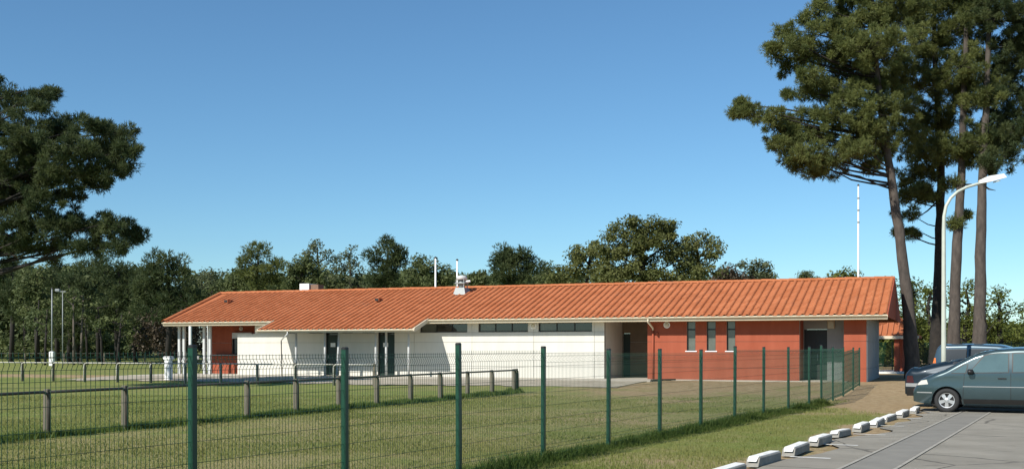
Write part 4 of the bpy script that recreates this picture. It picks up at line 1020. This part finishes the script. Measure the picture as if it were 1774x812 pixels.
big_pine('ivy dark pine trunk just left of the street lamp', 60, [(1621,652),(1624,540),(1628,420),(1630,300),(1626,200),(1620,100),(1615,-60)], cl, 'needle', .34, .95, dead=((1628,345,1585,380),(1628,330,1655,326)), bark='bark_dark')
cl = [(1680,40,36,0),(1690,95,30,1),(1665,115,34,-1),(1690,150,34,0),(1665,180,32,1),(1700,175,26,-1),(1640,255,26,0),(1660,270,22,1),(1675,245,30,-1),(1700,245,28,1),(1690,275,18,0),(1655,385,10,0),(1668,375,9,1),(1700,10,30,0),(1650,10,36,1),(1655,-20,40,0),(1650,315,12,0)]
big_pine('pale trunked pine just right of the street lamp pole', 57, [(1651,654),(1653,560),(1658,420),(1666,300),(1668,220),(1672,120),(1676,-60)], cl, 'needle', .33, .95, dead=((1664,320,1700,322),))
cl = [(1725,240,34,0),(1745,210,36,1),(1715,275,20,-1),(1720,290,14,1),(1750,265,28,0),(1770,230,40,0),(1735,120,36,1),(1760,80,44,0),(1725,30,30,-1),(1770,160,44,1),(1760,10,44,-1),(1800,60,50,0),(1720,160,24,0),(1740,-20,40,0)]
big_pine('grey trunked pine at the right edge under the lamp head', 56, [(1694,656),(1697,540),(1699,420),(1702,310),(1708,200),(1712,80),(1716,-60)], cl, 'needle_dark', .34, .95, dead=((1698,585,1722,560),(1710,568,1704,545),(1702,320,1725,330)))

# --- background trees
def tree(label, px, Yd, ytop, lobes, m, ybase=None, kind='leaf', size=.22, n=60, puff=.8, dens=1.0, trunk_r=.22, bark='bark_dark', group=None, name='tree'):
    """lobes: (dx px, y px, rx px, ry px)"""
    b = at(px, 603, Yd); g = gz(b.x, b.y); o3 = Vector((b.x, b.y, g))
    e = thing(name, label, 'tree', o3, 0, group); sc_ = Yd/F
    top = at(px, ytop, Yd).z - g
    pc, pr = [], []; br = MB()
    br.tube([(0,0,-.2), (random.uniform(-.2,.2), 0, top*.35), (random.uniform(-.3,.3), .1, top*.7), (0, 0, top*.9)], [trunk_r*1.2, trunk_r, trunk_r*.6, .05], 7)
    br.build('trunk', M[bark], e, True); bb = MB()
    for (dx, y, rx, ry) in lobes:
        c = at(px+dx, y, Yd) - o3; rx_, rz_ = rx*sc_, ry*sc_
        ns = max(5, int(rx_*rz_*6.0*dens/puff**1.6))
        bb.tube([(0, 0, max(top*.25, min(c.z - abs(c.x)*.6, top*.8))), (c.x*.5, 0, c.z - .25*abs(c.x)), (c.x, 0, c.z)], [.10, .07, .03], 5)
        for _ in range(ns):
            d = unit(1)[0]; f = random.random()**.42
            q = (c.x + d[0]*rx_*f, c.y + d[1]*rx_*f*.9, c.z + d[2]*rz_*f); pc.append(q); pr.append(puff*random.uniform(.55, 1.15))
            if random.random() < .3: bb.tube([(c.x, c.y, c.z), ((c.x+q[0])/2, (c.y+q[1])/2, (c.z+q[2])/2 - .1), q], [.05, .03, .012], 4, False)
    bb.build('branches', M[bark], e, True)
    if kind == 'leaf': V, t = leaves(np.array(pc), np.array(pr), int(n*2.0), size*.60)
    else: V, t = needles(np.array(pc), np.array(pr), int(n*1.3), 4, size*1.3, size*.24)
    put('crown', np_mesh('crown', V, quads(V), M[m], t), e)
    return e
BG = 'trees behind the pavilion'
tree('dark rounded pine left of the roof hip', 290, 92, 433, [(0,452,26,18),(-22,468,20,14),(24,470,18,14),(0,485,34,18),(-30,505,26,22),(20,510,34,24),(-10,535,44,24)], 'needle_dark', kind='n', size=.24, n=40, puff=.85, group=BG)
tree('pale thin tree right of the dark rounded pine', 365, 115, 464, [(0,478,22,14),(-14,495,24,16),(16,498,24,16)], 'leaf_pale', n=34, dens=.7, group=BG)
tree('green pine with bare stem left of the white chimney', 447, 105, 425, [(0,440,20,15),(-22,452,16,14),(22,458,18,14),(0,465,32,14),(-28,475,14,10),(30,482,16,12),(0,492,30,10)], 'needle', kind='n', size=.24, n=36, puff=.8, dens=.9, group=BG)
tree('low dark tree behind the left part of the ridge', 405, 108, 466, [(0,480,24,14),(10,496,34,14),(-22,498,22,14)], 'leaf_mid', n=44, group=BG)
tree('round mid green tree behind the white chimney', 522, 100, 442, [(0,458,26,18),(-18,475,24,18),(20,476,24,18),(0,492,40,14)], 'leaf_mid', n=50, group=BG)
tree('airy tall pine right of the white chimney', 550, 112, 414, [(0,428,16,14),(-18,442,14,12),(18,446,16,13),(0,458,24,14),(12,478,24,14)], 'leaf_pale', n=30, dens=.6, group=BG)
tree('palest sparse tree between the two tall pines', 606, 118, 425, [(0,440,20,14),(-16,455,20,14),(16,456,22,14),(0,472,32,16),(0,492,36,12)], 'leaf_pale', n=26, dens=.6, group=BG)
tree('tall dark pine left of the first white pole', 672, 98, 413, [(0,428,18,14),(-16,445,16,13),(16,446,18,13),(0,460,30,14),(-6,480,34,16),(10,494,36,10)], 'needle_dark', kind='n', size=.24, n=44, puff=.85, group=BG)
tree('dark rounded tree around the first white pole', 735, 95, 446, [(0,460,26,14),(-24,474,24,16),(22,474,22,16),(34,488,18,10),(0,488,44,12)], 'leaf_mid', n=60, group=BG)
tree('low pale bush tree right of the roof ventilator', 826, 100, 464, [(0,476,18,12),(-12,486,18,10),(14,486,20,12)], 'leaf_mid', n=50, group=BG)
tree('dark two lobed pine right of the roof ventilator', 886, 97, 422, [(-6,438,20,15),(-26,452,16,14),(26,446,18,14),(0,460,40,16),(34,468,16,12),(0,482,50,14)], 'needle_dark', kind='n', size=.24, n=44, puff=.85, group=BG)
tree('small dark tree left of the big olive oak', 950, 102, 460, [(0,472,16,12),(-10,484,20,10),(16,486,20,10)], 'leaf_mid', n=50, group=BG)
tree('large olive oak rising highest behind the roof', 1112, 84, 376, [(-20,392,34,16),(18,392,34,14),(48,400,26,14),(-44,406,20,14),(0,410,60,16),(50,424,34,18),(-60,432,36,20),(0,434,50,18),(-20,462,60,22),(62,452,30,18),(20,474,36,18),(80,472,30,16),(-50,484,56,13),(40,485,60,12)], 'leaf_olive', n=46, size=.19, puff=.75, dens=1.35, trunk_r=.4, group=BG)
tree('olive leafy tree left of the large oak', 1022, 88, 418, [(0,432,22,14),(-16,446,22,16),(22,450,26,18),(-26,468,30,18),(18,476,36,16),(-50,482,24,12)], 'leaf_olive', n=46, size=.19, puff=.75, dens=1.3, group=BG)
tree('spreading olive tree right of the large oak', 1208, 86, 402, [(0,416,26,13),(28,426,20,14),(-22,430,24,15),(10,442,34,14),(-8,462,34,16),(20,470,24,12)], 'leaf_olive', n=42, size=.18, puff=.7, dens=1.1, group=BG)
tree('brownish low tree right of the olive trees', 1262, 95, 460, [(0,470,18,10),(-10,480,20,8),(12,480,18,8)], 'twig', n=50, group=BG)
tree('pale green tree over the middle of the right roof', 1305, 98, 447, [(-4,460,18,12),(16,470,16,12),(-8,478,26,10),(20,482,16,7)], 'leaf_pale', n=44, dens=.9, group=BG)
tree('far dark dome shaped tree over the right roof', 1396, 170, 471, [(0,477,14,7),(-10,482,14,6),(12,483,14,5)], 'leaf_mid', n=60, puff=.9, group=BG)
tree('sparse yellow green tree left of the tallest white pole', 1462, 95, 468, [(0,476,16,8),(-14,482,14,5),(14,480,14,6)], 'leaf_spring', n=26, dens=.7, group=BG)
# right hand deciduous screen
RG = 'young trees behind the right hand pines'
tree('bright green young tree between pavilion gable and leaning pine', 1580, 84, 474, [(-12,490,22,16),(16,500,26,18),(0,530,36,22),(0,560,40,22),(20,585,30,18)], 'leaf_spring', n=34, size=.18, dens=.8, group=RG)
tree('bright green young tree between the leaning pine and the lamp', 1612, 82, 490, [(0,505,24,16),(-8,530,28,18),(6,560,30,20),(0,588,30,14)], 'leaf_spring', n=30, size=.18, dens=.8, group=RG)
tree('bright green leafy tree between the lamp and the edge pine', 1674, 80, 486, [(0,500,24,14),(-10,520,26,16),(12,530,24,18),(0,555,34,20),(0,585,34,16)], 'leaf_spring', n=40, size=.18, dens=.9, group=RG)
tree('bright green leafy tree at the far right edge', 1730, 80, 500, [(0,515,26,16),(14,540,30,18),(-8,565,30,20),(10,590,34,14)], 'leaf_spring', n=40, size=.18, dens=.9, group=RG)
# left wood
LG = 'trees of the wood on the left'
left = [(20,118,440,'needle_dark','darkest pine of the wood at the far left edge'), (66,112,452,'leaf_mid','green tree of the wood behind the padded pole'), (100,125,446,'needle_dark','dark pine of the wood above the floodlight pole'),
        (136,110,455,'leaf_mid','green wood tree right of the floodlight pole'), (172,120,436,'needle_dark','dark pine of the wood above the two pale stems'), (205,104,446,'needle_dark','tall dark pine of the wood nearest the rounded pine'),
        (235,118,470,'leaf_mid','lower green tree at the right end of the wood'), (45,135,455,'leaf_mid','rear green tree of the wood at far left'), (155,138,462,'leaf_mid','rear green tree in the middle of the wood'), (120,108,478,'needle_dark','low branched dark pine in the middle of the wood')]
for i, (px, Yd, yt, m_, lab) in enumerate(left):
    lb = [(0, yt+16, 20, 14)]
    for k in range(8): lb.append((random.uniform(-26, 26), yt + 26 + k*11 + random.uniform(-5, 5), random.uniform(20, 30), random.uniform(12, 18)))
    tree(lab, px, Yd, yt, lb, m_, n=40 if m_ != 'leaf_mid' else 46, kind='n' if m_ != 'leaf_mid' else 'leaf', size=.24, puff=.95, dens=.8, trunk_r=.24, bark='bark_dark', group=LG)
def stem_tree(label, px, Yd, yt, bark):
    b = at(px, 603, Yd); g = gz(b.x, b.y); e = thing('bare_tree', label, 'tree', (b.x, b.y, g), 0, LG); hh = at(px, yt, Yd).z - g
    k = random.uniform(-.5, .5); MB().tube([(0,0,-.2), (k*.3,0,hh*.4), (k,0,hh)], [.13,.10,.05], 7).build('trunk', M[bark], e, True)
    bb = MB(); pc = []
    for j in range(9):
        z = hh*random.uniform(.5, 1); q = (random.uniform(-1.5,1.5), random.uniform(-1,1), z+random.uniform(.2,.9)); bb.tube([(k*z/hh,0,z), q], [.05,.015], 4); pc.append(q)
    bb.build('branches', M[bark], e); V, t = leaves(np.array(pc), np.full(len(pc), .6), 30, .16); put('crown', np_mesh('crown', V, quads(V), M['leaf_mid'], t), e)
M['bark_pale'] = mat('pale_bark', (.12,.10,.08), .9, .3, 6, .5, 20)
stem_tree('left of the two pale bare stems in the wood', 128, 100, 515, 'bark_pale'); stem_tree('right of the two pale bare stems in the wood', 140, 101, 510, 'bark_pale')
for px, yt, lab in ((62, 520, 'dark bare trunk left of the padded pole'), (78, 535, 'slim dark trunk just left of the padded pole'), (152, 530, 'dark leaning trunk right of the pale stems'), (203, 540, 'dark trunk at the right edge of the wood'), (178, 530, 'dark trunk in the gap right of the leaning trunk')):
    stem_tree(lab, px, 98 + (px % 7), yt, 'bark_dark')
# uncountable masses: undergrowth of the wood, belt behind the roof, bare brushwood
def belt(name, label, pts, m, n, size, puff, per):
    pc, pr = [], []
    for (x0, x1, y0, y1, Y0, Y1) in pts:
        cnt = int(per*(x1-x0)*(y1-y0)/1000)
        for _ in range(cnt):
            q = at(random.uniform(x0, x1), random.uniform(y0, y1) , random.uniform(Y0, Y1)); pc.append(q[:]); pr.append(puff*random.uniform(.5, 1.2))
    V, t = leaves(np.array(pc), np.array(pr), n, size); tag(put(name, np_mesh(name, V, quads(V), M[m], t)), label, 'trees', kind='stuff')
belt('woodland', 'dense far wood filling the gaps between the left hand trees', [(-60,250,470,612,140,165), (240,330,500,606,150,170)], 'needle_dark', 26, .42, 1.7, 26)
belt('tree_belt', 'far green tree belt just above the pavilion ridge', [(320,1010,478,540,118,132), (1180,1345,484,540,118,130)], 'leaf_mid', 30, .28, 1.2, 26)
belt('brushwood', 'bare brown brushwood left of the porch', [(236,365,545,612,108,122), (252,330,530,560,110,120)], 'twig', 60, .16, 1.0, 20)
belt('hedge', 'green hedge behind the right hand wire fence', [(1500,1800,560,625,86,96)], 'leaf_spring', 40, .2, .9, 22)
belt('undergrowth', 'dark undergrowth at the foot of the left wood', [(-40,250,580,614,126,136)], 'leaf_mid', 26, .26, .9, 22)

# ------------------------------------------------------------------ grass
def blades(x, y, hgt, wd, m, name, label, spread=.5):
    n = len(x); z = ground(x, y) + .0
    a = rng.random(n)*2*math.pi; lean = spread*rng.random(n)*hgt; b = rng.random(n)*2*math.pi
    base = np.stack([x, y, z - .01], 1); sd = np.stack([np.cos(a), np.sin(a), 0*a], 1)*wd[:, None]*.5
    tip = base + np.stack([np.cos(b)*lean, np.sin(b)*lean, hgt + .01], 1)
    V = np.stack([base - sd, base + sd, tip], 1).reshape(-1, 3)
    t = np.repeat(np.clip(.75*vnoise(x, y, 1.7, 21) + .25*rng.random(n) + .0, 0, 1), 3)
    tag(put(name, np_mesh(name, V, np.arange(len(V)).reshape(-1, 3), M[m], t)), label, 'grass', kind='stuff')
# short lawn, denser near the camera
n = 330000
Yv = 8.5 + (40-8.5)*rng.random(n)**1.7; xp = -20 + 1820*rng.random(n); xv = (xp-CX)/F*Yv
dr, di = soil_masks(xv, Yv); keep = (rng.random(n) > di*1.3) & (lin(BP, FN, xv, Yv) < -.15 + .25*(vnoise(xv, Yv, .6, 2)-.5)); xv, Yv, dr = xv[keep], Yv[keep], dr[keep]
blades(xv, Yv, (.015 + .03*rng.random(len(xv)))*(.7+.7*vnoise(xv, Yv, .8, 6))*np.where(lin(FP, FN, xv, Yv) > 0, 1.25, 1), .006 + .0006*Yv, 'grass', 'grass', 'short grass on the verge and the rough ground')
# long tufts at the foot of the fence and of the near rail
xs_, ys_, hs_ = [], [], []
for i in range(len(fp)-5):
    a, b = fp[i], fp[i+1]; k = 2200 if i < 4 else 2600
    t = rng.random(k); w = rng.normal(size=k)*.20 + .05; p = np.outer(1-t, (a.x, a.y)) + np.outer(t, (b.x, b.y)) + np.outer(w, (FN.x, FN.y))
    xs_.append(p[:,0]); ys_.append(p[:,1]); hs_.append((.05+.20*rng.random(k))*np.exp(-(w/.3)**2)*(.45 if i < 3 else .9)*(.5 + .9*vnoise(p[:,0], p[:,1], .9, 12)))
for a, b in zip(pts, pts[1:]):
    k = 1500; t = rng.random(k); w = rng.normal(size=k)*.12; p = np.outer(1-t, (a.x, a.y)) + np.outer(t, (b.x, b.y)) + np.outer(w, (RN.x, RN.y))
    xs_.append(p[:,0]); ys_.append(p[:,1]); hs_.append((.05+.14*rng.random(k))*(.6 + .7*vnoise(p[:,0], p[:,1], .9, 12)))
xs_, ys_, hs_ = map(np.concatenate, (xs_, ys_, hs_))
blades(xs_, ys_, hs_, .012 + .0007*ys_, 'grass_long', 'long_grass', 'long unmown grass at the foot of the fence and rail', .7)
